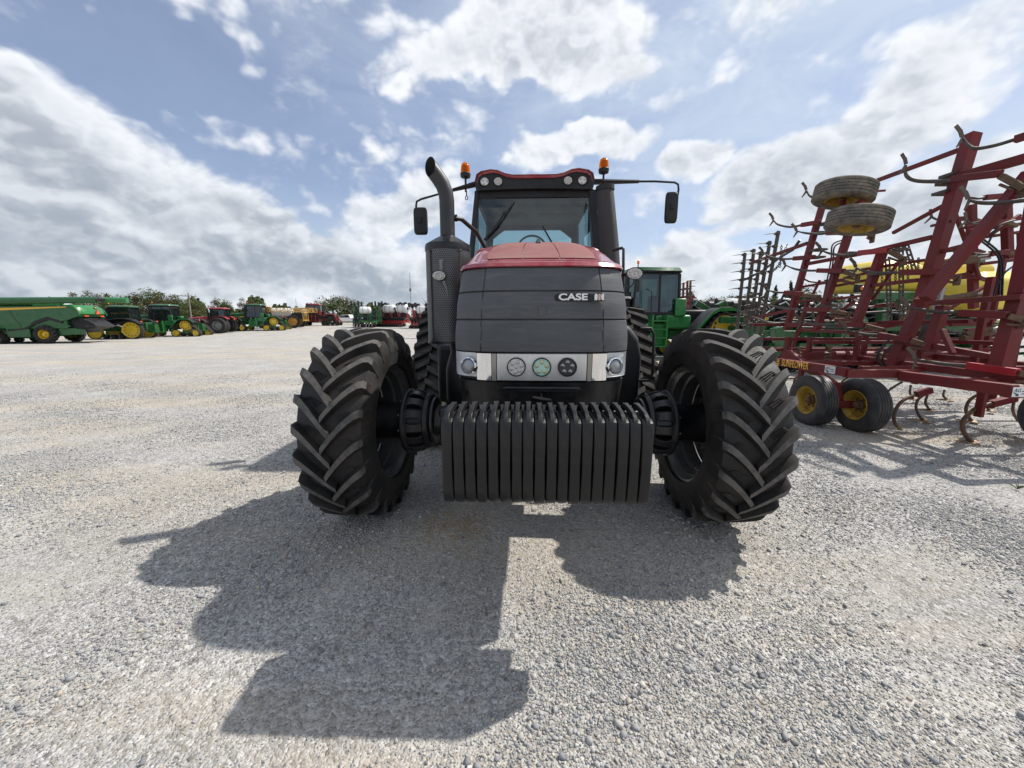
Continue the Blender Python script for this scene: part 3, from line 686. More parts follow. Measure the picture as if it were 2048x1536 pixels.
# --- rear tracks
def rear_track(side):
    w = bpy.data.objects.new('rear_track', None); COL.objects.link(w); w.parent = T; w.location = (side*1.36,2.80,0)
    c = [(0,1.10,.60),(-1.05,.38,.31),(1.05,.38,.31),(-.35,.27,.2),(.35,.27,.2)]
    belt(c, -.228, .228, .04, .055, .20, .15, lw=.075).build('belt', [M['rubber'], M['track_lug']], w, smooth=30)
    mb = MB()
    for y,z,r in c[:1]: mb.lathe([(-.17,r),(-.17,r*.85),(-.05,r*.8),(-.05,.1),(.05,.1),(.05,r*.8),(.17,r*.85),(.17,r)], 40, c=(0,y,z))
    mb.build('drive_wheel', M['black_metal'], w, smooth=40)
    for y,z,r in c[1:]:
        mb = MB(); mb.lathe([(-.17,.02),(-.17,r),(-.03,r),(-.03,r*.6),(.03,r*.6),(.03,r),(.17,r),(.17,.02)], 28, c=(0,y,z)); mb.build('idler_wheel', M['black_metal'], w, smooth=40)
    mb = MB(); mb.beam((0,-.95,.45),(0,.95,.45),.10,.22); mb.beam((0,-.3,.5),(0,0,1.0),.12,.3); mb.build('undercarriage_frame', M['black_metal'], w, bevel=.02)
M['track_lug'] = pbr('track_lug', (.035,.033,.031), .85, var=.3, vs=20, dirt=(.11,.10,.09), dirt_amt=.5, ds=12, bump=.002, bs=120, spec=.25)
rear_track(-1); rear_track(1)
# --- cab
cab = bpy.data.objects.new('cab', None); COL.objects.link(cab); cab.parent = T
mb = MB()
for s in (-1,1):
    mb.tube([(s*.800,1.78,1.9),(s*.775,1.90,2.5),(s*.735,2.03,3.0),(s*.715,2.06,3.20)], .036, 10)
    mb.tube([(s*.830,2.75,1.9),(s*.82,2.75,3.2)], .035, 8); mb.tube([(s*.78,3.62,1.9),(s*.72,3.58,3.2)], .04, 8)
    mb.beam((s*.80,1.8,1.95),(s*.80,3.6,1.95),.07,.14); mb.beam((s*.73,2.06,3.17),(s*.73,3.6,3.17),.05,.07)
mb.beam((-.72,2.06,3.16),(.72,2.06,3.16),.05,.08); mb.beam((-.72,3.58,3.10),(.72,3.58,3.10),.05,.07); mb.beam((-.78,3.62,2.25),(.78,3.62,2.25),.06,.10); mb.beam((-.80,1.76,1.95),(.80,1.76,1.95),.08,.16)
for s in (-1,1): mb.prism([(s*.72,2.4),(s*.72,3.08),(s*.44,3.08),(s*.52,3.03),(s*.65,2.93),(s*.66,2.4)], 3.58, 3.62, 'y')
mb.box(-.80,.80,1.9,3.6,1.75,1.93); mb.build('cab_frame', M['plastic'], cab, smooth=40)
mb = MB(); mb.loft([[(s*.775,1.885-.02,2.0+0) for s in (-1,1)], [(s*.765,1.90,2.5) for s in (-1,1)], [(s*.725,2.03,3.0) for s in (-1,1)], [(s*.708,2.06,3.18) for s in (-1,1)]], closed=False, cap=False)
mb.build('windscreen', M['glass'], cab, smooth=0)
for s in (-1,1):
    mb = MB(); mb.loft([[(s*.80,1.95,2.0),(s*.82,3.55,2.0)],[(s*.73,2.10,3.12),(s*.74,3.52,3.12)]], closed=False, cap=False); mb.build('side_window', M['glass'], cab, smooth=0)
mb = MB(); mb.loft([[(-.72,3.60,2.4),(.72,3.60,2.4)],[(-.68,3.60,3.07),(.68,3.60,3.07)]], closed=False, cap=False); mb.build('rear_window', M['glass'], cab, smooth=0)
mb = MB(); mb.box(-.70,.70,2.12,3.56,3.13,3.17)
mb.box(-.48,.48,2.10,2.32,3.05,3.13); mb.build('headliner', M['headliner'], cab, bevel=.02)
for x in (-.40,.40):
    mb = MB(); mb.ell((x,2.26,3.04), .085, .06, .035, 14, 8); mb.build('cab_speaker', M['black_int'], cab)
for x in (-.22,.22,-.5,.52):
    mb = MB(); mb.ell((x,2.95,3.12), .16, .16, .03, 16, 8); mb.build('air_vent', M['black_int'], cab)
mb = MB(); mb.box(-.27,.27,2.95,3.08,1.95,2.55); mb.box(-.27,.27,2.55,3.05,2.0,2.18); mb.build('seat', M['black_int'], cab, bevel=.05, seg=3)
mb = MB(); mb.M = Matrix.Translation((-.02,2.40,2.54)) @ Matrix.Rotation(math.radians(-62),4,'X')
import itertools
for k in range(28):
    a0, a1 = 2*PI*k/28, 2*PI*(k+1)/28; mb.tube([(.2*math.cos(a0),.2*math.sin(a0),0),(.2*math.cos(a1),.2*math.sin(a1),0)], .014, 6, cap=False)
mb.M = Matrix.Identity(4); mb.tube([(-.02,2.40,2.54),(-.02,2.2,2.0)], .04, 8); mb.box(-.25,.25,2.0,2.2,2.0,2.38); mb.build('steering_wheel', M['black_int'], cab)
mb = MB(); mb.tube([(-.25,2.03,3.06),(-.40,1.955,2.86),(-.60,1.90,2.60)], .008, 6); mb.tube([(-.36,1.955,2.93),(-.46,1.93,2.77),(-.62,1.90,2.585)], .014, 6)
mb.build('wiper', M['plastic'], cab)
mb = MB(); mb.tube([(.10,1.90,2.75),(.22,1.885,2.55)], .010, 6); mb.build('wiper_blade', M['plastic'], cab)
# roof
roof = bpy.data.objects.new('cab_roof', None); COL.objects.link(roof); roof.parent = T
FO = [(-.70,3.185),(-.735,3.22),(-.745,3.30),(-.725,3.37),(-.67,3.405),(-.55,3.425),(-.46,3.415),(-.36,3.375),(-.27,3.360),(0,3.358),(.27,3.360),(.36,3.375),(.46,3.415),(.55,3.425),(.67,3.405),(.725,3.37),(.745,3.30),(.735,3.22),(.70,3.185),(.35,3.195),(0,3.20),(-.35,3.195)]
def roofl(y, k=1, dz=0, cz=3.30): return [(x*k, y, cz+(z-cz)*k+dz) for x,z in FO]
mb = MB(); mb.loft([roofl(1.985,.93), roofl(1.965,.965), roofl(1.975,.99), roofl(2.03,1.0), roofl(2.3,1.0), roofl(3.6,1.0), roofl(3.7,.93)]); mb.build('roof_fascia', M['plastic'], roof, smooth=40)
TO = [(x,z) for x,z in FO[2:17]]
mb = MB(); Ls = []
for y, k, dz in ((1.972,.985,-.006),(1.966,.99,.006),(2.02,1.004,.022),(2.3,1.01,.052),(3.3,1.01,.06),(3.72,.97,.03)):
    o_ = [(x*k, y, z+dz) for x,z in TO]; Ls.append(o_+[(x*.97,y,z-.03) for x,y_,z in o_[::-1]])
mb.loft(Ls); mb.ell((-.02,2.35,3.385), .28, .3, .060, 20, 8); mb.build('roof_cap', M['hood_red'], roof, smooth=45)
for x, mt in ((-.617,0),(-.449,1),(.413,1),(.589,0)):
    led_pod(x, 1.972, 3.292, .047, M['led_refl'], roof, 6 if mt else 3, V((0,-1,-.12)), 'roof_light', sx=1.12)
# mirrors and beacons
def mirror(side, arm, plate, c, sz):
    m_ = bpy.data.objects.new('mirror', None); COL.objects.link(m_); m_.parent = T
    mb = MB(); mb.tube(arm, .013, 8); mb.tube([plate[0], plate[1]], [.055,.032], 8, flat=.6); mb.box(c[0]-.02,c[0]+.02,c[1]-.04,c[1]-.01,c[2]-.02,c[2]+.04); mb.build('mirror_arm', M['plastic'], m_, smooth=40)
    mb = MB(); a, b = sz; loops = []
    for y, k in ((-.022,.82),(-.016,.95),(.0,1.0),(.02,1.0),(.026,.93)):
        loops.append([(c[0]+a/2*k*math.copysign(abs(math.cos(t))**.32,math.cos(t)), c[1]+y, c[2]+b/2*k*math.copysign(abs(math.sin(t))**.32,math.sin(t))) for t in np.linspace(0,2*PI,33)[:-1]])
    mb.loft(loops); mb.ell((c[0]+side*.01,c[1]-.022,c[2]+.02),.025,.012,.03); mb.build('mirror_housing', M['plastic'], m_, smooth=50)
mirror(-1, [(-1.0,2.06,3.225),(-1.2,2.03,3.17),(-1.42,1.99,3.10),(-1.475,1.98,3.07),(-1.485,1.98,3.02),(-1.475,1.96,2.86)], ((-.74,2.06,3.29),(-1.03,2.05,3.22)), (-1.435,1.975,2.835), (.175,.33))
mirror(1, [(1.25,2.07,3.302),(1.5,2.07,3.300),(1.74,2.07,3.285),(1.785,2.07,3.262),(1.795,2.07,3.20),(1.77,2.05,3.0)], ((.74,2.06,3.30),(1.30,2.07,3.30)), (1.715,2.05,2.985), (.155,.37))
for sx, z in ((-.865,3.40),(.86,3.43)):
    b_ = bpy.data.objects.new('beacon', None); COL.objects.link(b_); b_.parent = T; b_.location = (sx,2.06,z)
    mb = MB(); mb.lathe([(-.20,.012),(-.05,.013),(-.03,.03),(-.028,.060),(.012,.066),(.02,.060),(.02,.001)], 24, axis='z'); mb.build('beacon_base', M['plastic'], b_)
    mb = MB(); mb.lathe([(.02,.060),(.09,.057),(.125,.045),(.142,.02),(.146,.001)], 24, axis='z'); mb.build('beacon_lens', M['amber'], b_, smooth=60)
    mb = MB(); mb.lathe([(.02,.02),(.05,.02),(.05,.035),(.11,.03),(.115,.001)], 12, axis='z'); mb.build('reflector', simple('beacon_core',(.9,.35,.03),.15,.4), b_)
    if sx < 0:
        mb = MB()
        mb.tube([(.01,0,-.19),(.01,-.01,-.25)], .007, 6)
        for k in range(10): a0,a1 = 2*PI*k/10,2*PI*(k+1)/10; mb.tube([(.01+.016*math.cos(a0),-.01,-.275+.024*math.sin(a0)),(.01+.016*math.cos(a1),-.01,-.275+.024*math.sin(a1))],.005,5,cap=False)
        mb.build('cable_loop', M['plastic'], b_)
# --- exhaust
ex = bpy.data.objects.new('exhaust', None); COL.objects.link(ex); ex.parent = T; ex.location = (-.80,.48,0)
mb = MB(); mb.lathe([(1.40,.19),(1.40,.200),(2.225,.200)], 64, axis='z'); mb.build('heat_shield', M['perf'], ex, smooth=60)
mb = MB(); mb.lathe([(2.205,.204),(2.235,.206),(2.262,.200),(2.31,.12),(2.335,.075),(2.345,.062)], 48, axis='z'); mb.build('muffler_cap', M['black_metal'], ex, smooth=40)
mb = MB(); mb.lathe([(1.39,.10),(1.39,.203),(1.41,.203)], 48, axis='z'); mb.build('muffler_base', M['black_metal'], ex, smooth=40)
for xx in (-.12,.13):
    mb = MB(); mb.tube([(xx*1.05,-.165,2.19),(xx*1.05,-.165,1.43)], .006, 6)
    for z in (2.19,1.43): mb.ell((xx*1.05,-.168,z), .012,.008,.012)
    mb.build('shield_strip', M['steel_dark'], ex)
M['pipe'] = pbr('exhaust_pipe', (.045,.047,.05), .45, .5, var=.3, dirt=(.09,.08,.07), dirt_amt=.3)
pp = [(0,0,2.33),(0,0,2.50),(0,0,2.64),(-.006,-.004,2.70),(-.028,-.015,2.765),(-.060,-.028,2.815),(-.090,-.038,2.855)]
mb = MB(); mb.tube(pp, .066, 20, cap=False)
dirn = (V(pp[-1])-V(pp[-2])).normalized(); pn = V((-.60,-.78,.20)).normalized(); c0 = V((-.122,-.060,2.880)); base = mb.v[-20:]; 
rim = []
for p in base:
    p = V(p); tt = pn.dot(c0-p)/pn.dot(dirn); rim.append(tuple(p+dirn*tt))
o0 = len(mb.v); mb.v += rim; mb.f += [(o0-20+k, o0-20+(k+1)%20, o0+(k+1)%20, o0+k) for k in range(20)]; mb.m += [0]*20
inner = [tuple(V(p)+(c0-V(p))*.06) for p in rim]; deep = [tuple(V(p)-dirn*.07+(c0-V(p))*.10) for p in rim]
o1 = len(mb.v); mb.v += inner+[tuple(V(q)) for q in deep]; mb.f += [(o0+k,o0+(k+1)%20,o1+(k+1)%20,o1+k) for k in range(20)]; mb.m += [0]*20
mb.f += [(o1+k,o1+(k+1)%20,o1+20+(k+1)%20,o1+20+k) for k in range(20)]+[tuple(o1+20+k for k in range(20))]; mb.m += [1]*21
mb.build('exhaust_pipe', [M['pipe'], simple('soot',(.004,.004,.004),.9)], ex, smooth=50)
mb = MB(); mb.tube([(.06,.02,2.50),(.12,.06,2.50),(.22,.3,2.44),(.30,.7,2.30)], .020, 8); mb.lathe([(.065,.03),(.085,.03)], 10, c=(0,.02,2.50)); mb.build('pipe_stay', M['plastic'], ex, smooth=50)
led_pod(-.04, -.235, 1.975, .040, M['led_refl'], ex, 8, V((0,-1,-.05)), 'work_light', sx=1.45)
mb = MB(); mb.tube([(-.02,-.22,2.10),(-.015,-.215,2.03),(-.03,-.21,1.97)], .010, 6); mb.beam((-.02,-.205,2.11),(-.02,-.205,2.0),.035,.006); mb.tube([(.0,-.225,1.93),(.02,-.22,1.87),(.03,-.21,1.80)], [.014,.009,.003], 6); mb.build('light_bracket', M['grey'], ex)
mb = MB(); mb.lathe([(1.39,.11),(1.30,.105),(1.22,.13),(1.14,.15),(.85,.15),(.8,.12)], 28, axis='z'); mb.build('duct', M['plastic'], ex, smooth=50, loc=(.10,.02,0))
# --- intake tower on the right
it = bpy.data.objects.new('intake_tower', None); COL.objects.link(it); it.parent = T
mb = MB(); mb.tube([(.90,1.5,1.85),(.862,1.55,2.45),(.800,1.60,3.02),(.795,1.6,3.08)], [.118,.105,.098,.092], 28); mb.build('intake_tube', pbr('intake_mesh',(.035,.030,.030),.6,var=.3,vs=9,bump=.004,bs=150), it, smooth=50)
mb = MB(); mb.loft([[(.74,1.66,1.9),(.83,1.60,1.9),(.83,1.72,1.9),(.74,1.78,1.9)],[(.655,1.82,3.12),(.80,1.60,3.10),(.80,1.74,3.10),(.66,1.95,3.12)]]); mb.tube([(.80,1.60,3.05),(.797,1.6,3.10)], .104, 28); mb.build('intake_housing', M['plastic'], it, smooth=40)
mb = MB()
for z in (2.86,2.83): mb.ell((.735,1.655,z),.010,.006,.010)
mb.build('bolts', M['steel'], it)
# right work lamp on its mast
mb = MB(); mb.tube([(.645,.35,2.19),(.715,.30,2.20),(.722,.28,2.19),(.735,.28,1.80),(.74,.28,1.45)], .012, 8); mb.tube([(.725,.27,1.98),(.77,.22,1.98)],.012,6); mb.tube([(.735,.26,1.90),(.76,.2,1.86),(.80,.2,1.90),(.80,.21,1.95)],.006,6); mb.build('lamp_mast', M['plastic'], T, smooth=50)
led_pod(.805, .20, 1.980, .046, M['led_refl'], T, 8, V((.05,-1,-.02)), 'work_light', sx=1.45)
# side tank, step rail
mb = MB(); Ls = []
for y, k in ((.60,.90),(.66,1.0),(1.5,1.0)):
    pr = [(.60,.72),(.96,.72),(1.02,.85),(1.03,1.25),(.99,1.43),(.90,1.54),(.78,1.60),(.60,1.60)]
    Ls.append([(.80+(x-.80)*k, y, 1.15+(z-1.15)*k) for x,z in pr])
mb.loft(Ls); mb.build('side_tank', M['plastic'], T, smooth=40, bevel=.02)
mb = MB(); mb.tube([(1.00,.62,1.52),(1.09,.60,1.52),(1.12,.60,1.47),(1.13,.60,1.10),(1.10,.60,1.02),(1.0,.62,1.02)], .014, 8); mb.build('grab_rail', M['plastic'], T, smooth=50)
mb = MB(); mb.box(-1.0,-.60,.75,1.5,.75,1.35); mb.build('battery_box', M['plastic'], T, bevel=.05)
for s in (-1,1):
    mb = MB(); mb.box(s*1.10-.25, s*1.10+.25, 2.3,3.5,1.86,1.92); mb.build('rear_fender', M['plastic'], T, bevel=.03)
# ================================================================= farm machines parked around the yard (forward = -Y in their own frame)
ROW = math.radians(-76)
MESH = {}
def inst(key, name, parent, loc=(0,0,0), fn=None, rz=0, mats=None, smooth=35):
    if key not in MESH:
        o = fn().build(name, mats, parent, smooth=smooth); MESH[key] = o.data
    else:
        o = bpy.data.objects.new(name, MESH[key]); COL.objects.link(o); o.parent = parent
    o.location = loc; o.rotation_euler = (0,0,rz); return o
def sub(name, parent, loc=(0,0,0), rz=0):
    o = bpy.data.objects.new(name, None); COL.objects.link(o); o.parent = parent; o.location = loc; o.rotation_euler = (0,0,rz); o.empty_display_size = .1; return o
def far_rim(R, w, dish=.5):
    mb = MB(); h = w*.42; mb.lathe([(-h,R),(-h*.8,R*.93),(-h*.5,R*.88),(h*.0,R*.84),(h*dish,R*.55),(h*dish,R*.30),(h*.95,R*.28),(h*.95,.001)], 28)
    mb.lathe([(h,R),(h*.8,R*.93),(h*.5,R*.88),(h*.0,R*.84)], 28); return mb
def far_wheel(parent, loc, R, w, rimr, rimmat, side, nl=18, name='wheel'):
    e = sub(name, parent, loc, 0 if side > 0 else PI)
    inst(('ty',R,w), 'tyre', e, fn=lambda: tyre(R, w, rimr, nl, .05, 40, False, False), mats=[M['rubber_far'],M['lug']])
    inst(('rim',R,w,rimmat.name), 'rim', e, fn=lambda: far_rim(rimr, w), mats=[rimmat]); return e
def track_unit(parent, loc, rimmat, side, key='q', circ=None, w=.7, drive=0, name='track'):
    e = sub(name, parent, loc, 0 if side > 0 else PI)
    circ = circ or [(0,1.28,.56),(-1.0,.40,.33),(1.0,.40,.33),(-.35,.26,.2),(.35,.26,.2)]
    inst(('belt',key), 'belt', e, fn=lambda: belt(circ, -w/2, w/2, .04, .05, .22, .16, lw=.07), mats=[M['rubber_far'],M['track_lug']])
    for i,(y,z,r) in enumerate(circ):
        nm = 'drive_wheel' if i == drive else 'idler_wheel' if r > .25 else 'roller'
        def f(r=r, i=i):
            mb = MB(); h = w*.38
            if i == drive:
                mb.lathe([(-h,r*.95),(h*.9,r*.95),(h,r*.86),(h*.7,r*.80),(h*.6,r*.62),(h*.8,r*.5),(h*.85,.001)], 32)
                for k in range(12):
                    a = 2*PI*k/12; mb.ell((h*.74,r*.70*math.cos(a),r*.70*math.sin(a)), .02,.05,.05,8,4,1)
            else: mb.lathe([(-h,.02),(-h,r),(-h*.3,r),(-h*.3,r*.5),(h*.3,r*.5),(h*.3,r),(h*.95,r),(h,r*.9),(h*.75,r*.6),(h*.95,r*.3),(h*.97,.001)], 24)
            return mb
        mt = rimmat if r > .25 else M['black_metal']
        inst(('tw',key,i,mt.name), nm, e, (0,y,z), fn=f, mats=[mt, M['black_int']])
    inst(('uf',key,w,rimmat.name), 'undercarriage_frame', e, fn=lambda: (lambda mb: (mb.beam((0,circ[1][0]*.9,circ[1][1]+.05),(0,circ[2][0]*.9,circ[2][1]+.05),.2,.22), mb.beam((0,circ[0][0]-.2,.45),(0,circ[0][0],circ[0][1]),.2,.4), mb)[-1])(MB()), mats=[M['black_metal']] if rimmat is M['black_metal'] else [M['jd_green']]); return e
def make_cab(parent, y0, y1, hw, z0, z1, roofmat, framemat=None, name='cab', beac=True, lean=.10, glass=None):
    fm = framemat or M['plastic']; e = sub(name, parent); gl = glass or M['glass_far']; zt = z1-.26
    mb = MB()
    for s in (-1,1):
        mb.beam((s*hw,y0-lean,z0),(s*hw*.93,y0,zt),.07,.07); mb.beam((s*hw,y1,z0),(s*hw*.93,y1,zt),.08,.08); ym = y0*.45+y1*.55; mb.beam((s*hw,ym,z0),(s*hw*.93,ym,zt),.06,.06)
        mb.beam((s*hw,y0-lean,z0),(s*hw,y1,z0),.07,.12); mb.beam((s*hw*.93,y0,zt),(s*hw*.93,y1,zt),.06,.06)
    for y in (y0-lean, y1): mb.beam((-hw,y,z0),(hw,y,z0),.07,.12)
    mb.box(-hw,hw,y0-lean,y1,z0-.3,z0-.04); mb.build('cab_frame', fm, e)
    mb = MB(); q = [(-hw,y0-lean),(hw,y0-lean),(hw,y1),(-hw,y1)]; q2 = [(-hw*.93,y0),(hw*.93,y0),(hw*.93,y1),(-hw*.93,y1)]
    mb.loft([[(x,y,z0) for x,y in q],[(x,y,zt) for x,y in q2]], cap=False); mb.build('cab_glass', gl, e, smooth=0)
    mb = MB(); mb.box(-.28,.28,y1-.75,y1-.6,z0,z0+.75); mb.box(-.28,.28,y1-1.1,y1-.6,z0,z0+.18); mb.tube([(0,y0+.25,z0+.1),(0,y0+.38,z0+.55)],.04,6); mb.lathe([(0,.18),(.03,.2),(.05,.18)],14,axis='y',c=(0,y0+.38,z0+.55)); mb.build('seat', M['black_int'], e, bevel=.03)
    mb = MB(); L_ = []
    for k, z in ((.96,zt),(1.06,zt+.04),(1.09,zt+.10),(1.02,z1-.03),(.7,z1+.015)): 
        cy = (y0+y1)/2; hy = (y1-y0)/2+.06; L_.append([(a*hw*k, cy+b*hy*k-.04, z) for a,b in ((-.85,-1),(.85,-1),(1,-.85),(1,.85),(.85,1),(-.85,1),(-1,.85),(-1,-.85))])
    mb.loft(L_[:3]); mb.build('roof_rim', M['plastic'], e, smooth=40)
    mb = MB(); mb.loft(L_[2:]); mb.build('cab_roof', roofmat, e, smooth=40)
    for x in (-.75,-.5,.5,.75):
        mb = MB(); mb.ell((x*hw,y0-.16,zt+.06),.06,.03,.035); mb.build('roof_light', M['led_refl'], e)
    if beac:
        mb = MB(); mb.tube([(hw*.8,y0+.1,z1),(hw*.8,y0+.1,z1+.12)],.02,6); mb.lathe([(0,.05),(.10,.05),(.14,.02),(.15,.001)],12,axis='z',c=(hw*.8,y0+.1,z1+.12),mi=1); mb.build('beacon', [M['plastic'], M['amber_solid']], e)
    for s in (-1,1):
        mb = MB(); mb.tube([(s*hw*.95,y0,zt-.05),(s*(hw+.35),y0-.15,zt-.10),(s*(hw+.45),y0-.15,zt-.3)],.018,6); mb.box(s*(hw+.45)-.10,s*(hw+.45)+.10,y0-.18,y0-.12,zt-.75,zt-.30); mb.build('mirror', M['plastic'], e, bevel=.01)
    return e
M['amber_solid'] = simple('amber_solid', (.95,.22,.03), .25)
def smv(parent, loc, r=.2):
    e = sub('slow_sign', parent, loc)
    mb = MB(); mb.prism([(-r*.95,-r*.5),(r*.95,-r*.5),(0,r)], 0, .02, 'y'); mb.build('sign_edge', M['bright_red'], e)
    mb = MB(); mb.prism([(-r*.6,-r*.32),(r*.6,-r*.32),(0,r*.62)], .02, .03, 'y'); mb.build('sign_face', M['fl_orange'], e)
def four_track(label, loc, rz, green=True, group=None):
    c, lt = (M['jd_green'], M['jd_green_l']) if green else (M['case_red'], M['case_red']); rm = M['jd_yellow'] if green else M['black_metal']
    T_ = thing('four_track_tractor', label, 'tractor', loc, rz, group)
    mb = MB(); L_ = []
    for y, hw, z0, z1 in ((-4.3,.42,1.35,2.15),(-4.22,.50,1.3,2.25),(-3.2,.55,1.3,2.42),(-1.15,.60,1.3,2.55)):
        L_.append([(-hw,y,z0),(hw,y,z0),(hw,y,z1-.15),(hw*.72,y,z1),(-hw*.72,y,z1),(-hw,y,z1-.15)])
    mb.loft(L_); mb.build('hood', c, T_, smooth=40, bevel=.03)
    mb = MB(); mb.box(-.40,.40,-4.34,-4.25,1.4,2.05); mb.build('grille', M['plastic'], T_, bevel=.02)
    for s in (-1,1):
        mb = MB(); mb.prism([(-4.1,1.75),(-1.3,1.9),(-1.3,2.0),(-4.1,1.9)], s*.605-.006, s*.605+.006,'x') if green else mb.box(s*.60-.006,s*.60+.006,-3.9,-1.3,2.1,2.22); mb.build('hood_stripe', M['decal_yellow'] if green else M['plastic'], T_)
    mb = MB(); mb.box(-.5,.5,-3.9,3.2,.85,1.35); mb.box(-.65,.65,-.1,.9,.8,1.2); mb.build('chassis', c, T_, bevel=.04)
    make_cab(T_, -1.05, .75, .95, 1.85, 3.68, M['jd_green'] if green else M['case_red'])
    mb = MB(); mb.box(-1.02,1.02,-.2,1.3,1.25,1.80); mb.box(-.85,-.2,.8,1.25,1.8,2.35) ; mb.box(.55,1.25,-.9,.2,.55,1.5); mb.build('side_body', lt if green else M['plastic'], T_, bevel=.08)
    mb = MB(); mb.box(.98,1.12,.55,1.0,1.75,2.45); mb.build('rear_corner_panel', lt, T_, bevel=.05)
    mb = MB(); mb.box(-.62,.62,1.1,3.0,1.35,2.02); mb.build('fuel_tank', M['plastic'] if green else M['case_red'], T_, bevel=.1)
    for s in (-1,1):
        for y, fr in ((-2.6,1),(2.35,0)):
            track_unit(T_, (s*1.35,y,0), rm, s)
            mb = MB(); z = 1.99
            prof = [(y-1.35,1.05),(y-.62,1.86),(y-.3,2.02),(y+.3,2.02),(y+.55,1.92),(y+.95,1.6)] if not fr else [(y-.9,1.66),(y-.55,1.93),(y-.3,2.0),(y+.3,2.0),(y+.62,1.84),(y+1.1,1.30)]
            th = .05; lo_ = [(a,b) for a,b in prof]+[(a,b+th) for a,b in prof[::-1]]
            mb.prism(lo_, s*1.0, s*1.72, 'x'); 
            for k in range(4):
                xx = s*(1.06+.17*k); mb.beam((xx,y-.3,2.085),(xx,y+.3,2.085),.03,.03)
            f = mb.build('fender', M['plastic'], T_, bevel=.012)
            if green:
                mb = MB(); lo_ = [(a,b-.07) for a,b in prof]+[(a,b+.055) for a,b in prof[::-1]]; mb.prism(lo_, s*1.722, s*1.74, 'x'); mb.build('fender_trim', lt, f)
    for s in (-1,1):
        mb = MB()
        mb.box(s*1.18-.25,s*1.18+.25,-.55,-.49,.5,1.8); mb.box(s*1.18-.25,s*1.18+.25,.05,.11,.5,1.8)
        for k in range(4): mb.box(s*1.18-.25,s*1.18+.25,-.49,.05,.55+.33*k,.60+.33*k)
        mb.build('ladder', lt, T_)
        mb = MB(); mb.tube([(s*1.40,-.6,1.7),(s*1.38,-.62,2.7),(s*1.1,-.7,2.8)],.02,6); mb.build('handrail', M['plastic'], T_)
    mb = MB(); mb.tube([(.72,-1.35,1.7),(.72,-1.35,3.3),(.72,-1.25,3.5) if green else (.72,-1.35,3.6),(.75,-1.1,3.6) if green else (.75,-1.1,3.72)],.09,12); mb.tube([(.72,-1.35,1.7),(.72,-1.35,2.7)],.17,14); mb.build('exhaust', M['plastic'], T_, smooth=50)
    mb = MB(); mb.tube([(-.75,-1.35,1.7),(-.75,-1.35,3.0)],.15,14); mb.build('intake', M['plastic'], T_, smooth=50)
    mb = MB(); mb.box(-.35,.35,3.0,3.5,.55,1.5); mb.beam((-.5,3.2,.7),(-.5,3.9,.55),.08,.12); mb.beam((.5,3.2,.7),(.5,3.9,.55),.08,.12); mb.beam((-.5,3.6,.65),(.5,3.6,.65),.1); mb.beam((-.3,3.3,1.5),(-.3,3.7,.8),.07); mb.beam((.3,3.3,1.5),(.3,3.7,.8),.07); mb.build('hitch', c, T_)
    smv(T_, (-.2,3.03,1.9)); return T_
def at(px, D, z=None, py=640):
    x = (px-1024)/FPX*D/1.005; return V((x, D, zg(x,D) if z is None else z))
G1 = 'tractors parked in a row along the far side of the yard'
def along(p, rz, y): return V(p)+Matrix.Rotation(rz,3,'Z') @ V((0,y,0))
# green four-track tractors in the row; reference point is the rear-left track centre
def place_ft(px, D, rz, label, green=True, grp=G1):
    R3 = Matrix.Rotation(rz,3,'Z'); p = at(px, D); o_ = p - R3 @ V((1.35,2.35,0)); o_.z = zg(p.x, p.y); return four_track(label, o_, rz, green, grp)
place_ft(376, 45, ROW, 'green four-track tractor with yellow wheels beside the utility pole')
place_ft(552, 55, ROW, 'green four-track tractor with yellow wheels in front of the long folded sprayer')
place_ft(664, 66, ROW, 'dark red four-track tractor at the far end of the row', False)
# the big one to the right, behind the front tractor
R3 = Matrix.Rotation(math.radians(-84),3,'Z'); p = V((8.35,15.6,0)); q_ = p - R3 @ V((1.35,2.35,0)); q_.z = 0
big = four_track('large green four-track tractor parked right behind the front tractor', q_, math.radians(-84))
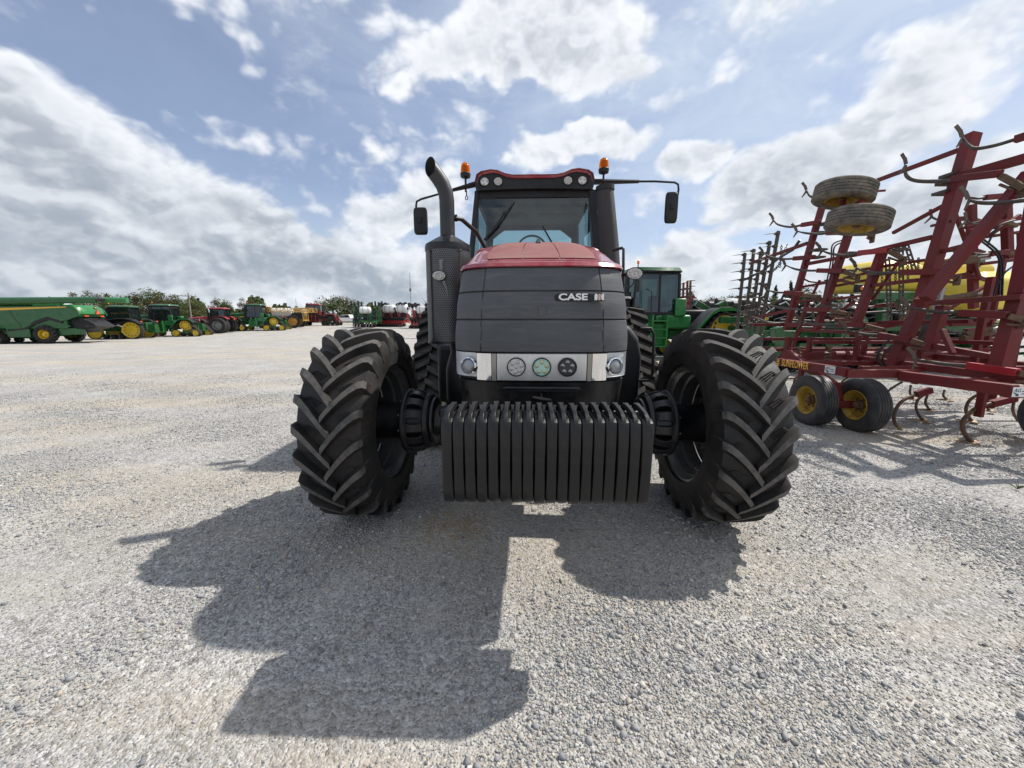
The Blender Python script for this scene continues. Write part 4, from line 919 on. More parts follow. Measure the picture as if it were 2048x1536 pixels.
# --- long-track tractor
def two_track(label, loc, rz):
    T_ = thing('two_track_tractor', label, 'tractor', loc, rz, G1); lt = M['jd_green']
    mb = MB(); mb.loft([[(-hw,y,1.2),(hw,y,1.2),(hw,y,z1-.1),(hw*.7,y,z1),(-hw*.7,y,z1),(-hw,y,z1-.1)] for y,hw,z1 in ((-3.6,.4,1.95),(-3.5,.48,2.05),(-.9,.55,2.3))]); mb.build('hood', lt, T_, bevel=.03)
    mb = MB(); mb.box(-.45,.45,-3.4,2.2,.8,1.25); mb.box(-.55,.55,1.2,2.3,.9,1.7); mb.build('chassis', lt, T_, bevel=.04)
    make_cab(T_, -.7, 1.1, .85, 1.75, 3.45, M['jd_green'])
    cc = [(1.2,.92,.85),(-1.9,.62,.55),(-1.1,.26,.2),(-.4,.26,.2),(.3,.26,.2)]
    for s in (-1,1):
        track_unit(T_, (s*1.25,.2,0), M['jd_yellow'], 1, 'long', cc, .6)
        mb = MB(); pr = [(-1.2,1.55),(-.5,1.9),(.3,2.05),(1.0,2.05),(1.7,1.9),(2.3,1.5)]; mb.prism(pr+[(a,b+.09) for a,b in pr[::-1]], s*.9, s*1.62,'x'); mb.build('fender', M['plastic'], T_, bevel=.03)
        mb = MB(); mb.box(s*1.3-.12,s*1.3+.12,2.28,2.34,1.75,1.85); mb.build('tail_light', M['orange'], T_)
    mb = MB(); mb.box(-.3,.3,2.2,2.9,.6,1.5); mb.beam((-.45,2.5,.8),(-.45,3.2,.6),.08,.1); mb.beam((.45,2.5,.8),(.45,3.2,.6),.08,.1); mb.beam((-.6,3.0,.7),(.6,3.0,.7),.08); mb.build('hitch', lt, T_)
    mb = MB(); mb.tube([(.7,-.95,1.5),(.7,-.95,3.0)],.12,12); mb.build('exhaust', M['plastic'], T_, smooth=50)
    return T_
p = at(268, 40.5); R3 = Matrix.Rotation(ROW,3,'Z'); o_ = p - R3 @ V((1.25,1.4,0)); o_.z = zg(p.x,p.y)
two_track('green tractor with black fenders and a long track round a large yellow wheel', o_, ROW)
p = at(316, 42.5); 
# --- red wheeled tractor with duals
def dual_tractor(label, loc, rz):
    T_ = thing('dual_wheel_tractor', label, 'tractor', loc, rz, G1)
    mb = MB(); mb.loft([[(-hw,y,1.2),(hw,y,1.2),(hw,y,z1-.1),(hw*.7,y,z1),(-hw*.7,y,z1),(-hw,y,z1-.1)] for y,hw,z1 in ((-3.5,.4,1.9),(-3.4,.46,2.0),(-.9,.52,2.25))]); mb.build('hood', M['case_red'], T_, bevel=.03)
    mb = MB(); mb.box(-.45,.45,-3.2,1.6,.8,1.3); mb.box(-.4,.4,.2,1.8,.7,1.7); mb.build('chassis', M['black_metal'], T_, bevel=.04)
    make_cab(T_, -.75, .85, .82, 1.8, 3.3, M['case_red'])
    for s in (-1,1):
        for x in (1.15,1.95): far_wheel(T_, (s*x,.45,1.0), 1.0, .62, .58, M['grey'], s)
        far_wheel(T_, (s*1.0,-2.5,.75), .75, .5, .42, M['grey'], s)
        mb = MB(); pr = [(-.75,1.55),(-.35,1.95),(.3,2.15),(.9,2.1),(1.35,1.8)]; mb.prism(pr+[(a,b+.07) for a,b in pr[::-1]], s*.65, s*1.5,'x'); mb.build('fender', M['case_red'], T_, bevel=.02)
    mb = MB(); mb.tube([(.65,-1.1,1.5),(.65,-1.1,3.1)],.09,12); mb.build('exhaust', M['plastic'], T_, smooth=50)
    smv(T_, (0,1.55,1.8)); return T_
p = at(440, 50); R3 = Matrix.Rotation(ROW,3,'Z'); o_ = p - R3 @ V((1.95,.45,0)); o_.z = zg(p.x,p.y)
dual_tractor('red tractor on grey rimmed dual wheels between two green tractors', o_, ROW)
# --- sprayer
def sprayer(label, loc, rz):
    T_ = thing('self_propelled_sprayer', label, 'sprayer', loc, rz, None)
    mb = MB(); mb.box(-.5,.5,-3.2,3.0,1.5,1.85); mb.box(-.7,.7,1.6,3.2,1.4,2.3); mb.build('chassis', M['black_metal'], T_, bevel=.04)
    mb = MB(); mb.lathe([(-1.4,.3),(-1.35,.75),(1.35,.75),(1.4,.3)], 24, axis='y', c=(0,.2,2.35)); mb.build('tank', M['white_poly'], T_, smooth=50)
    make_cab(T_, -3.4, -1.9, .8, 1.9, 3.4, M['boom_yellow'])
    for s in (-1,1):
        for y in (-2.2,2.0): far_wheel(T_, (s*1.6,y,1.0), 1.0, .42, .66, M['orange_rim'], s)
        for x in (1.25,1.5):
            mb = MB(); z0, z1 = 2.45, 3.05
            for z in (z0,z1): mb.beam((s*x,-4.2,z),(s*x,4.8,z),.07)
            for k in range(19):
                a = -4.2+9*k/18; mb.beam((s*x,a,z0),(s*x,a,z1),.04)
                if k < 18: mb.beam((s*x,a,z0 if k%2 else z1),(s*x,a+.5,z1 if k%2 else z0),.035)
            mb.build('boom', M['boom_yellow'], T_)
    mb = MB(); mb.beam((-1.6,3.4,2.4),(1.6,3.4,2.4),.12); mb.beam((-1.6,3.4,1.2),(1.6,3.4,1.2),.10)
    for x in (-1.5,-.5,.5,1.5): mb.beam((x,3.4,1.0),(x,3.4,3.1),.08)
    mb.build('boom_carrier', M['boom_yellow'], T_)
    mb = MB(); mb.box(-1.3,-.8,2.6,3.3,1.9,2.9); mb.build('side_tank', M['white_poly'], T_, bevel=.1); return T_
p = at(590, 60); R3 = Matrix.Rotation(ROW,3,'Z'); o_ = p - R3 @ V((1.6,2.0,0)); o_.z = zg(p.x,p.y)
sprayer('sprayer with long yellow lattice booms folded over a white tank', o_, ROW)
# --- combine harvester
def combine(label, loc, rz):
    T_ = thing('combine_harvester', label, 'combine', loc, rz); g, gl = M['jd_green'], M['jd_green_l']
    def c(x, y): return ((x-1215)/289, (1250-y)/289)
    pan = [c(-1500,360),(c(1760,300)),c(1960,400),c(2010,540),c(1750,650),c(1600,690),c(1340,575),c(1050,690),c(950,800),c(800,870),c(500,895),c(120,560),c(-200,500),c(-1500,520)]
    for s in (-1,1):
        mb = MB(); mb.prism(pan, s*1.50, s*1.62, 'x'); f = mb.build('side_panel', g, T_, bevel=.03)
        mb = MB(); mb.prism([c(-1500,395),c(0,385),c(1750,300+22),c(1750,345),c(180,440),c(120,485),c(-1500,500)], s*1.622, s*1.63, 'x'); mb.build('stripe', M['decal_yellow'], f)
        mb = MB(); mb.prism([c(605,400),c(618,400),c(700,640),c(780,760),c(795,890),c(780,890),c(768,765),c(688,645)], s*1.622, s*1.628,'x'); mb.build('panel_seam', M['black_int'], f)
        mb = MB(); lp = [c(1050,690),c(1340,575),c(1600,690),c(1600,740),c(1340,650),c(1050,760),c(900,880),c(500,940),c(500,895),c(800,870),c(950,800)]; mb.prism(lp, s*1.35, s*1.60, 'x'); mb.build('wheel_arch', M['plastic'], T_)
        far_wheel(T_, (s*1.45,0,.81), .81, .62, .40, M['jd_yellow'], s, 16)
        cc = [(0,1.40,.62),(-1.35,.48,.40),(1.25,.40,.32),(0,.26,.2)]
        track_unit(T_, (s*1.6,-4.3,0), M['jd_green'], 1, 'comb', cc, .75)
    mb = MB(); mb.box(-1.48,1.48,-6.5,1.6,1.3,3.25); mb.box(-1.0,1.0,-6,1.0,.7,1.4); mb.box(-1.3,1.3,-.25,.25,.6,1.0); mb.box(-1.58,-1.0,-2.6,-1.0,.55,1.3); mb.box(1.0,1.58,-2.6,-1.0,.55,1.3); mb.build('body', g, T_, bevel=.05)
    mb = MB(); L_ = []
    for z, hx, y1 in ((2.32,1.45,2.55),(2.6,1.55,2.75),(3.1,1.50,2.65),(3.38,1.35,2.35)): L_.append([(-hx,1.4,z),(hx,1.4,z),(hx,y1-.25,z),(hx-.3,y1,z),(-hx+.3,y1,z),(-hx,y1-.25,z)])
    mb.loft(L_); mb.build('rear_hood', gl, T_, smooth=45, bevel=.03)
    mb = MB(); mb.prism([(1.5,1.1),(1.5,2.3),(2.4,2.3),(3.2,1.75),(3.5,1.5),(3.3,1.35),(2.6,1.2),(2.2,.9)], -1.15, 1.15, 'x'); mb.build('straw_chopper', M['plastic'], T_, bevel=.03)
    mb = MB(); mb.box(-1.6,1.6,2.9,3.9,1.48,1.53); mb.build('spreader_board', M['steel_dark'], T_)
    mb = MB(); mb.prism([(-.2,2.2),(1.0,2.2),(1.8,1.5),(1.2,1.2)], 1.2,1.45,'x'); mb.prism([(.8,.7),(2.6,.8),(2.6,1.25),(.8,1.4)], 1.05,1.35,'x'); mb.build('rear_drive_guard', g, T_, bevel=.03)
    smv(T_, (-.35,2.78,2.72), .3)
    for x in (-.9,.9): mb = MB(); mb.box(x-.22,x+.22,2.70,2.76,2.36,2.44); mb.build('reflector', M['orange'], T_)
    mb = MB(); mb.lathe([(0,.17),(.02,.17),(.02,.001)], 20, axis='y', c=(-.35,2.66,3.16)); mb.prism([(-.47,3.12),(-.40,3.22),(-.33,3.19),(-.25,3.23),(-.22,3.15),(-.30,3.13),(-.35,3.09),(-.38,3.14)], 2.68,2.70,'y',1); mb.build('emblem', [M['black_int'], M['decal_yellow']], T_)
    mb = MB(); mb.loft([[(-1.4,-5.2,3.2),(1.4,-5.2,3.2),(1.4,-.6,3.2),(-1.4,-.6,3.2)],[(-1.75,-5.5,3.85),(1.75,-5.5,3.85),(1.75,-.4,3.75),(-1.75,-.4,3.75)]]); mb.build('grain_tank', M['jd_green'], T_, bevel=.02)
    mb = MB(); mb.tube([(1.75,-4.4,3.45),(1.75,-3.9,3.60),(1.72,4.1,3.80)], [.30,.30,.27], 20); mb.lathe([(0,.25),(-.4,.25),(-.4,.001)], 20, axis='y', c=(1.72,4.10,3.80), mi=1); mb.build('unloading_auger', [g, M['black_int']], T_, smooth=50)
    mb = MB(); mb.tube([(1.0,4.3,3.82),(.95,6.0,3.82)], .24, 18, mi=0); mb.lathe([(4.28,.20),(4.5,.20)], 18, axis='y', c=(1.0,0,3.82), mi=1); mb.build('auger_spout', [gl, M['black_int']], T_, smooth=50)
    mb = MB(); mb.tube([(1.75,4.0,3.8),(1.5,4.3,3.85),(1.0,4.4,3.82)], .16, 10); mb.build('auger_joint', M['black_metal'], T_)
    return T_
p = at(95, 34); R3 = Matrix.Rotation(ROW,3,'Z'); o_ = p - R3 @ V((1.45,0,0)); o_.z = zg(p.x,p.y)
combine('big green combine harvester with its unloading auger folded back at the left edge', o_, ROW)
# white pickup showing behind the red tractor
def pickup(label, loc, rz):
    T_ = thing('pickup_truck', label, 'pickup truck', loc, rz)
    mb = MB(); mb.prism([(-2.7,.5),(-2.7,1.05),(-1.3,1.2),(-.7,1.8),(.8,1.85),(1.1,1.25),(2.8,1.25),(2.8,.5)], -.95,.95,'x'); mb.build('body', M['white_paint'], T_, bevel=.06)
    mb = MB(); mb.prism([(-1.15,1.25),(-.65,1.75),(.7,1.8),(.95,1.28)], -.96,.96,'x'); mb.build('window', M['glass_far'], T_)
    for s in (-1,1):
        for y in (-1.7,1.8):
            mb = MB(); mb.lathe([(-.13,.2),(-.13,.38),(.13,.38),(.13,.2)], 20, c=(s*.85,y,.38)); mb.build('wheel', M['rubber_far'], T_)
p = at(697, 78); pickup('white pickup truck parked behind the dark red tractor', p, math.radians(-90))
# --- planters
def row_unit(parent, loc, col, key, rz=0, det=True):
    e = sub('row_unit', parent, loc, rz)
    def f():
        mb = MB(); mb.beam((-.07,-.45,.62),(-.07,.05,.52),.03,.06); mb.beam((.07,-.45,.62),(.07,.05,.52),.03,.06); mb.beam((-.07,-.45,.82),(-.07,.05,.72),.03,.06); mb.beam((.07,-.45,.82),(.07,.05,.72),.03,.06)
        mb.box(-.10,.10,0,.30,.38,.78); mb.beam((0,.2,.5),(0,.75,.28),.08,.10); mb.box(-.12,.12,-.5,-.42,.52,.90)
        mb.tube([(.05,.0,.8),(.12,-.1,1.15),(.06,-.35,1.35)],.03,6,1); mb.tube([(-.08,.1,.8),(-.2,-.05,1.0),(-.1,-.4,1.1)],.015,6,2); return mb
    inst(('ru',key), 'unit_frame', e, fn=f, mats=[col, M['black_int'], M['white_poly']])
    inst('hop', 'hopper', e, (0,.12,.80), fn=lambda: (lambda mb: (mb.loft([[(-.11,-.1,0),(.11,-.1,0),(.11,.12,0),(-.11,.12,0)],[(-.17,-.17,.28),(.17,-.17,.28),(.17,.2,.28),(-.17,.2,.28)],[(-.15,-.15,.36),(.15,-.15,.36),(.15,.18,.36),(-.15,.18,.36)]]), mb)[-1])(MB()), mats=[M['plastic']])
    for s in (-1,1):
        inst('gw', 'gauge_wheel', e, (s*.13,.22,.22), fn=lambda: (lambda mb: (mb.lathe([(-.05,.1),(-.05,.2),(-.02,.215),(.03,.215),(.05,.19),(.05,.1)],20), mb.lathe([(.04,.11),(.045,.001)],16,mi=1), mb)[-1])(MB()), mats=[M['rubber_far'], M['jd_yellow']])
    inst('cw', 'closing_wheel', e, (0,.78,.15), fn=lambda: (lambda mb: (mb.lathe([(-.08,.02),(-.1,.15),(-.06,.15),(-.04,.02)],16), mb.lathe([(.08,.02),(.1,.15),(.06,.15),(.04,.02)],16), mb.beam((-.09,0,0),(.09,0,0),.04), mb)[-1])(MB()), mats=[M['rubber_far']])
    return e
def transport_wheel(parent, loc, R=.55, w=.36, rim=None):
    e = sub('wheel', parent, loc)
    inst(('twl',R,w), 'tyre', e, fn=lambda: (lambda mb: (mb.lathe([(-w*.4,R*.5),(-w*.5,R*.75),(-w*.42,R*.93),(-w*.3,R),(w*.3,R),(w*.42,R*.93),(w*.5,R*.75),(w*.4,R*.5)],36), mb)[-1])(MB()), mats=[M['rubber_far']])
    inst(('twr',R,w), 'rim', e, fn=lambda: far_rim(R*.5, w), mats=[rim or M['jd_yellow']], rz=PI); return e
def far_planter(label, loc, rz, col, n, tanks, red=False):
    T_ = thing('planter', label, 'planter', loc, rz); hw = n*.38/2
    mb = MB(); mb.beam((-hw,0,.95),(hw,0,.95),.18,.18); mb.beam((-1.2,-1.4,.8),(1.2,-1.4,.8),.15); mb.beam((-1.1,-1.4,.8),(-.2,-3.6,.6),.14,.18); mb.beam((1.1,-1.4,.8),(.2,-3.6,.6),.14,.18); mb.beam((-1,0,1.0),(-1,-1.4,.9),.16); mb.beam((1,0,1.0),(1,-1.4,.9),.16)
    for s in (-1,1):
        mb.beam((s*hw*.9,-.1,1.0),(s*hw*.92,.0,3.0),.14); mb.beam((s*hw*.55,-.1,1.0),(s*hw*.58,.0,2.7),.12); mb.beam((s*hw*.9,0,2.1),(s*hw*.4,0,2.0),.10); mb.beam((s*hw*.92,0,2.9),(s*hw*.5,-.2,2.6),.1)
    mb.build('frame', col, T_)
    for i in range(n): row_unit(T_, ((i-(n-1)/2)*.38,.45,0), col, col.name)
    for i,(x,y,z,rx,L_) in enumerate(tanks):
        mb = MB(); mb.lathe([(-L_/2,rx*.4),(-L_/2+.08,rx*.85),(-L_/2+.2,rx),(L_/2-.2,rx),(L_/2-.08,rx*.85),(L_/2,rx*.4),(L_/2,.001)], 24, axis='x', c=(x,y,z))
        for dx in (-L_*.22,L_*.22): mb.lathe([(dx-.03,rx+.012),(dx+.03,rx+.012)],24,c=(x,y,z),mi=1)
        mb.build('tank', [M['white_poly'], M['grey']], T_, smooth=50)
    for k in range(6):
        x = (k-2.5)*hw*.3; mb = MB(); mb.box(x-.28,x+.28,-.35,.25,1.25,1.95+.15*(k%3)); mb.box(x-.2,x+.1,-.5,-.3,.7,1.5); mb.build('seed_hopper', [M['plastic'],col][k%2], T_, bevel=.06)
        mb = MB(); mb.tube([(x,-.3,1.9),(x+.3,-.5,2.3),(x+.6,-.3,1.6)],.05,6); mb.tube([(x+.1,.4,1.0),(x-.2,.5,1.7),(x+.3,.2,2.1)],.04,6); mb.tube([(x-.3,-.6,.9),(x-.2,-.9,1.5)],.05,6); mb.build('hose_bundle', M['black_int'], T_)
        mb = MB(); mb.beam((x-.35,-.6,.4),(x-.3,-.2,2.4),.09); mb.beam((x-.35,-.6,1.4),(x+.4,-.4,1.5),.08); mb.build('frame_post', col, T_)
    for s in (-1,1):
        for k in range(4):
            mb = MB(); mb.lathe([(-.08,.1),(-.1,.3),(.1,.3),(.08,.1)],16,c=(s*(hw*.35+k*.42),.1,3.0+.12*(k%2)-.2*(1 if red else 0))); mb.beam((s*(hw*.35+k*.42),.1,3.0),(s*(hw*.35+k*.42),0,2.3),.07); mb.build('folded_row_unit', M['plastic'], T_)
        transport_wheel(T_, (s*.75,-.7,.5), .5)
    T_.scale = (1.18,1.18,1.2); return T_
far_planter('green planter with black wheels folded above its frame left of the red planter', at(738, 62), math.radians(25), M['jd_green'], 10, [(-.3,-.6,2.2,.45,1.5)])
far_planter('red planter carrying two white tanks beyond the left front wheel', at(790, 64), math.radians(160), M['case_red'], 12, [(-1.5,.0,2.35,.6,1.7),(.5,.2,2.35,.55,1.8)], True)
far_planter('dark red implement with a grey tank half hidden by the exhaust muffler', at(848, 60), math.radians(170), M['case_red'], 8, [(-.2,.2,2.3,.5,1.8)], True)
# ================================================================= trees, poles
def leafmat(name, a, b2):
    m, t, b = newmat(name); oi = t.new('ShaderNodeObjectInfo').outputs['Random']; tc = t.new('ShaderNodeTexCoord').outputs['Object']
    c = t.mix(t.mapr(t.noise(tc,.9,4,.7),.35,.65), a, b2); c = t.mix(t.math('MULTIPLY',oi,.5), c, tuple(x*1.5 for x in b2))
    at_ = t.new('ShaderNodeAttribute'); at_.attribute_name = 'tone'
    c = t.mix(t.mapr(at_.outputs['Fac'],0,1,0,.5), c, tuple(x*.35 for x in a))
    t.inp(b,'Base Color',c); t.inp(b,'Roughness',.7); t.inp(b,'Specular IOR Level',.2); return m
M['leaf'] = leafmat('leaves', (.055,.085,.022), (.105,.130,.040)); M['leaf2'] = leafmat('leaves_olive', (.075,.080,.030), (.13,.115,.050)); M['bark'] = pbr('bark', (.10,.08,.065), .9, var=.4, vs=6)
M['needle'] = leafmat('conifer_needles', (.020,.035,.018), (.035,.050,.025))
def crown_mesh(h, rx, n, seed, conifer=False, leaf=.30, sparse=1.0):
    r = np.random.default_rng(seed); C = []
    nb = 26
    for k in range(nb):
        if conifer:
            z = .15+.85*k/nb; rad = rx*(1.02-z)*.95; a = r.random()*2*PI; C.append((math.cos(a)*rad*.6, math.sin(a)*rad*.6, z*h, rad*.55+.12, .10*h))
        else:
            u = r.normal(size=3); u /= np.linalg.norm(u); q = r.random()**.5*.78; C.append((u[0]*rx*q, u[1]*rx*q, h*(.54+u[2]*.40*q), rx*r.uniform(.24,.44), rx*r.uniform(.20,.38)))
    C = np.array(C); idx = r.integers(0,len(C),n); c = C[idx]
    u = r.normal(size=(n,3)); u /= np.linalg.norm(u,axis=1)[:,None]; q = (r.random(n)**.30)[:,None]
    P = c[:,:3]+u*q*np.stack([c[:,3],c[:,3],c[:,4]],-1)
    t1 = r.normal(size=(n,3)); t1 /= np.linalg.norm(t1,axis=1)[:,None]; t2 = np.cross(t1, u+.4*r.normal(size=(n,3))); t2 /= np.linalg.norm(t2,axis=1)[:,None]
    s = leaf*r.uniform(.5,1.25,(n,1))
    Vx = np.stack([P-t1*s*.5, P+t2*s*.32, P+t1*s*.5, P-t2*s*.32],1).reshape(-1,3); F = np.arange(4*n).reshape(n,4)
    me = bpy.data.meshes.new('crown'); me.from_pydata(Vx.tolist(), [], F.tolist())
    a = me.attributes.new('tone','FLOAT','POINT'); a.data.foreach_set('value', np.repeat(r.random(n),4).astype(np.float32)); me.update(); return me
def trunk_mb(h, r0, seed):
    rr = random.Random(seed); mb = MB(); mb.tube([(0,0,-.3),(0,0,h*.3),(.1,.05,h*.55),(.05,.0,h*.8)],[r0,r0*.75,r0*.45,r0*.12],8)
    for k in range(6):
        a = rr.random()*6.28; z = h*(.28+.07*k); L = h*.22; mb.tube([(0,0,z),(math.cos(a)*L*.5,math.sin(a)*L*.5,z+L*.35),(math.cos(a)*L,math.sin(a)*L,z+L*.8)],[r0*.4,r0*.25,r0*.08],6)
    return mb
TV = []
for i in range(5):
    me = crown_mesh(8, 3.3, 2600, 40+i); TV.append((me, trunk_mb(8,.22,i)))
CV = crown_mesh(9, 2.2, 2200, 77, True)
TR = []
def tree(px, top, D, kind, label, group, wide=1.0, base=None):
    x = (px-1024)/FPX*D/1.0; d = ray(px, top); H = HCAM + d.z/d.y*D - zg(x,D)
    T_ = thing('conifer_tree' if kind == 'c' else 'leafy_tree', label, 'tree', (x,D,zg(x,D)), random.random()*6.28, group)
    h0 = 9.2 if kind == 'c' else 7.6; k = H/h0*1.12
    me, tm_ = (CV, TV[0][1]) if kind == 'c' else TV[len(TR)%5]
    me = me.copy() if not me.materials and not me.users else me
    mk = ('crown', kind, me.name)
    if mk not in MESH: m2 = me.copy(); m2.materials.append({'c':M['needle'],'g':M['leaf'],'o':M['leaf2']}[kind]); MESH[mk] = m2
    c = bpy.data.objects.new('crown', MESH[mk]); COL.objects.link(c); c.parent = T_
    inst(('trunk', id(tm_)), 'trunk', T_, fn=lambda: tm_, mats=[M['bark']])
    T_.scale = (k*wide, k*wide, k); TR.append(T_); return T_
GL, GR = 'trees behind the parked tractors', 'trees on the right beyond the implements'
specs = [(182,584,95,'o','small olive tree poking above the folded auger',1.0),(212,586,98,'o','thin crowned olive tree just right of the auger tip',.9),
 (245,590,80,'g','low bushy tree behind the black fendered tractor',1.3),(283,592,84,'o','olive bushy tree between the two green tractor cabs',1.3),(318,582,88,'g','tall dark tree left of the utility pole, highest of the left wood',1.35),(350,588,85,'o','round olive tree behind the first four-track cab',1.3),(385,596,86,'g','green tree whose crown touches the utility pole',1.2),(405,602,88,'o','small tree just right of the utility pole',1.0),
 (446,600,100,'o','bare topped olive tree behind the red dual-wheel tractor',.9),(466,602,100,'g','narrow green tree right of the red tractor cab',.8),(504,598,105,'o','olive tree rising over the second four-track cab',1.0),(526,604,105,'g','small green tree above the sprayer boom end',.9),
 (672,591,105,'g','broad spreading tree right of the dark red four-track tractor',1.35),(700,597,108,'o','pale round tree above the green planter',1.2),(722,603,108,'g','low green tree over the planter wheels',1.1),(648,602,112,'o','low olive tree left of the broad spreading tree',1.0)]
for px, tp, D, k, lb, w in specs: tree(px, tp, D, k, lb, GL, w)
tree(862, 572, 42, 'c', 'dark conifer half hidden behind the exhaust muffler', None, .7)
i = 0
for px, tp, k, lb, w in [(1388,602,'g','low round tree right of the red folded implement',1.5),(1418,598,'o','olive tree right behind the low round one, before the white tank',1.4),(1448,594,'g','green tree just left of the white tank',1.4),(1476,590,'o','olive tree above the white tank',1.3),(1508,592,'g','dark green tree behind the steel harrow bars',1.4),(1538,580,'c','tall dark conifer between harrow bars and red frame',1.1),(1566,573,'c','highest dark conifer showing left of the first red upright',1.1),(1590,576,'g','dark tree crossing the first red upright',1.3),(1622,590,'o','olive tree between the red uprights',1.3),(1655,596,'g','low tree right of the second red upright',1.3),(1360,604,'g','low tree behind the folded red implement',1.4)]:
    tree(px, tp, 100+3*(i%3), k, lb, GR, w*1.0); i += 1
# utility pole and masts
def pole(px, top, D, label, name, lattice=False, r=.14):
    x = (px-1024)/FPX*D; d = ray(px, top); H = HCAM+d.z/d.y*D-zg(x,D); T_ = thing(name, label, 'pole' if not lattice else 'mast', (x,D,zg(x,D)))
    mb = MB(); mb.tube([(0,0,-.3),(0,0,H)],[r,r*.7],8); mb.build('pole', M['pole'] if not lattice else M['grey'], T_)
    if not lattice:
        mb = MB(); mb.beam((-1.5,0,H-.5),(1.5,0,H-.6),.12,.12); mb.build('crossarm', M['pole'], T_)
        for xx in (-1.3,-.5,.5,1.3): mb = MB(); mb.tube([(xx,0,H-.5),(xx,0,H-.25)],.05,6); mb.build('insulator', M['grey'], T_)
    else:
        mb = MB(); mb.box(-.35,.35,-.35,.35,H*.62,H*.68); mb.build('antenna', M['grey'], T_)
    return T_
M['pole'] = pbr('weathered_pole', (.22,.19,.16), .9)
pole(392, 586, 72, 'wooden utility pole with crossarm among the trees at left', 'utility_pole')
pole(826, 545, 150, 'slender radio mast on the horizon left of the muffler', 'radio_mast', True, .12)
pole(601, 597, 120, 'small distant mast above the yellow sprayer booms', 'distant_mast', True, .08)

# low continuous treeline on the horizon
def treeline():
    r = np.random.default_rng(3); Vs = []; 
    for (p0, p1, D, hb) in ((120,600,135,8.5),(560,880,150,6.6),(1240,1700,135,10.0)):
        n = 26000 if p1-p0 > 400 else 15000
        px = r.uniform(p0,p1,n); d = D*(1+r.normal(0,.035,n)); x = (px-1024)/770*d
        prof = hb*(.62+.22*np.sin(px*.045+D)+.18*np.sin(px*.11+1)+.06*np.sin(px*.27+2)+.03*np.sin(px*.6))
        z = prof*(r.random(n)**.7); zb = np.array([zg(a,b_) for a,b_ in zip(x[::50],d[::50])]).mean()
        P = np.stack([x,d,z+zb],-1); t1 = r.normal(size=(n,3)); t1 /= np.linalg.norm(t1,axis=1)[:,None]; t2 = np.cross(t1,r.normal(size=(n,3))); t2 /= np.linalg.norm(t2,axis=1)[:,None]
        s = 1.0*r.uniform(.5,1.2,(n,1)); Vs.append(np.stack([P-t1*s*.5,P+t2*s*.35,P+t1*s*.5,P-t2*s*.35],1).reshape(-1,3))
    A = np.concatenate(Vs); F = np.arange(len(A)).reshape(-1,4)
    me = bpy.data.meshes.new('treeline'); me.from_pydata(A.tolist(), [], F.tolist()); a = me.attributes.new('tone','FLOAT','POINT'); a.data.foreach_set('value', np.repeat(r.random(len(F)),4).astype(np.float32)); me.materials.append(leafmat('treeline_leaves',(.060,.085,.030),(.110,.125,.050)))
    o = bpy.data.objects.new('treeline', me); COL.objects.link(o); tag(o,'low hazy green treeline along the horizon','treeline',kind='stuff')
treeline()
# ================================================================= folded field cultivator on the right
CV_ = thing('field_cultivator', 'dark red folded field cultivator with tall wing frames and curved shanks', 'cultivator', (5.6,6.0,0))
CO = V((5.6,6.0,0))
def W_(px, py, off=0.0):      # a point on the upright left wing, whose frame leans slightly outwards
    d = ray(px, py); k = .18
    # X = 6.05 + k*(z-1.5) + off
    t = (6.05 + k*(HCAM-1.5) + off)/(d.x - k*d.z); return V((d.x*t, d.y*t, HCAM+d.z*t))-CO
def Dp(px, py, D): return pD(px, py, D)-CO
def Zp(px, py, z): return pZ(px, py, z)-CO
def Xp(px, py, X): return pX(px, py, X)-CO
R_ = M['cult_red']
def beam(name, p, q, w, h=None, mat=None, bevel=.006, up=(0,0,1)):
    w *= .72; h = h*.72 if h else None
    mb = MB(); mb.beam(p, q, w, h, up=up); return mb.build(name, mat or R_, CV_, bevel=bevel)
# wing uprights (lateral tubes folded upright), nearest to farthest
for a, b, w in (((1777,752),(1843,606),.20),((1843,606),(1945,268),.20),((1713,645),(1766,500),.16),((1633,660),(1713,420),.15),((1572,660),(1648,400),.14),((1583,702),(1615,604),.09),((1857,704),(1887,612),.16)):
    beam('wing_upright', W_(*a), W_(*b), w, w, up=(0,1,0))
beam('wing_upright', W_(1998,736), W_(2040,590), .20, .20, up=(0,1,0))
beam('wing_upright', W_(2040,590), W_(2090,330), .20, .20, up=(0,1,0))
# fore-and-aft wing members
for a, b, w in (((1746,364),(1918,300),.085),((1786,466),(1887,411),.07),((1614,528),(1719,508),.09),((1719,508),(1866,474),.09),((1735,572),(1838,560),.08),((1587,604),(1650,598),.08),((1500,527),(1616,486),.09),
                ((1595,660),(1760,667),.08),((1490,640),(1580,620),.08),((1925,352),(2060,314),.15),((1875,505),(1940,489),.08),((1650,600),(1740,590),.06)):
    beam('wing_rail', W_(*a), W_(*b), w)
beam('wing_rail', W_(1833,608,-.12), W_(2045,594,-.12), .09)
# diagonal lift arm
beam('lift_arm', Dp(1838,606,5.3), Dp(1862,590,5.3), .17); beam('lift_arm', Dp(1850,598,5.2), Dp(2060,345,5.2), .17, .15)
beam('lift_brace', W_(1885,660,-.1), W_(1906,708,-.1), .08)
mb = MB(); mb.tube([Dp(1848,690,6.4),Dp(1868,630,6.4)], .10, 16); mb.tube([Dp(1868,630,6.4),Dp(1884,575,6.4)], .05, 12, 1); mb.build('lift_cylinder', [M['steel_dark'], M['steel']], CV_, smooth=50)
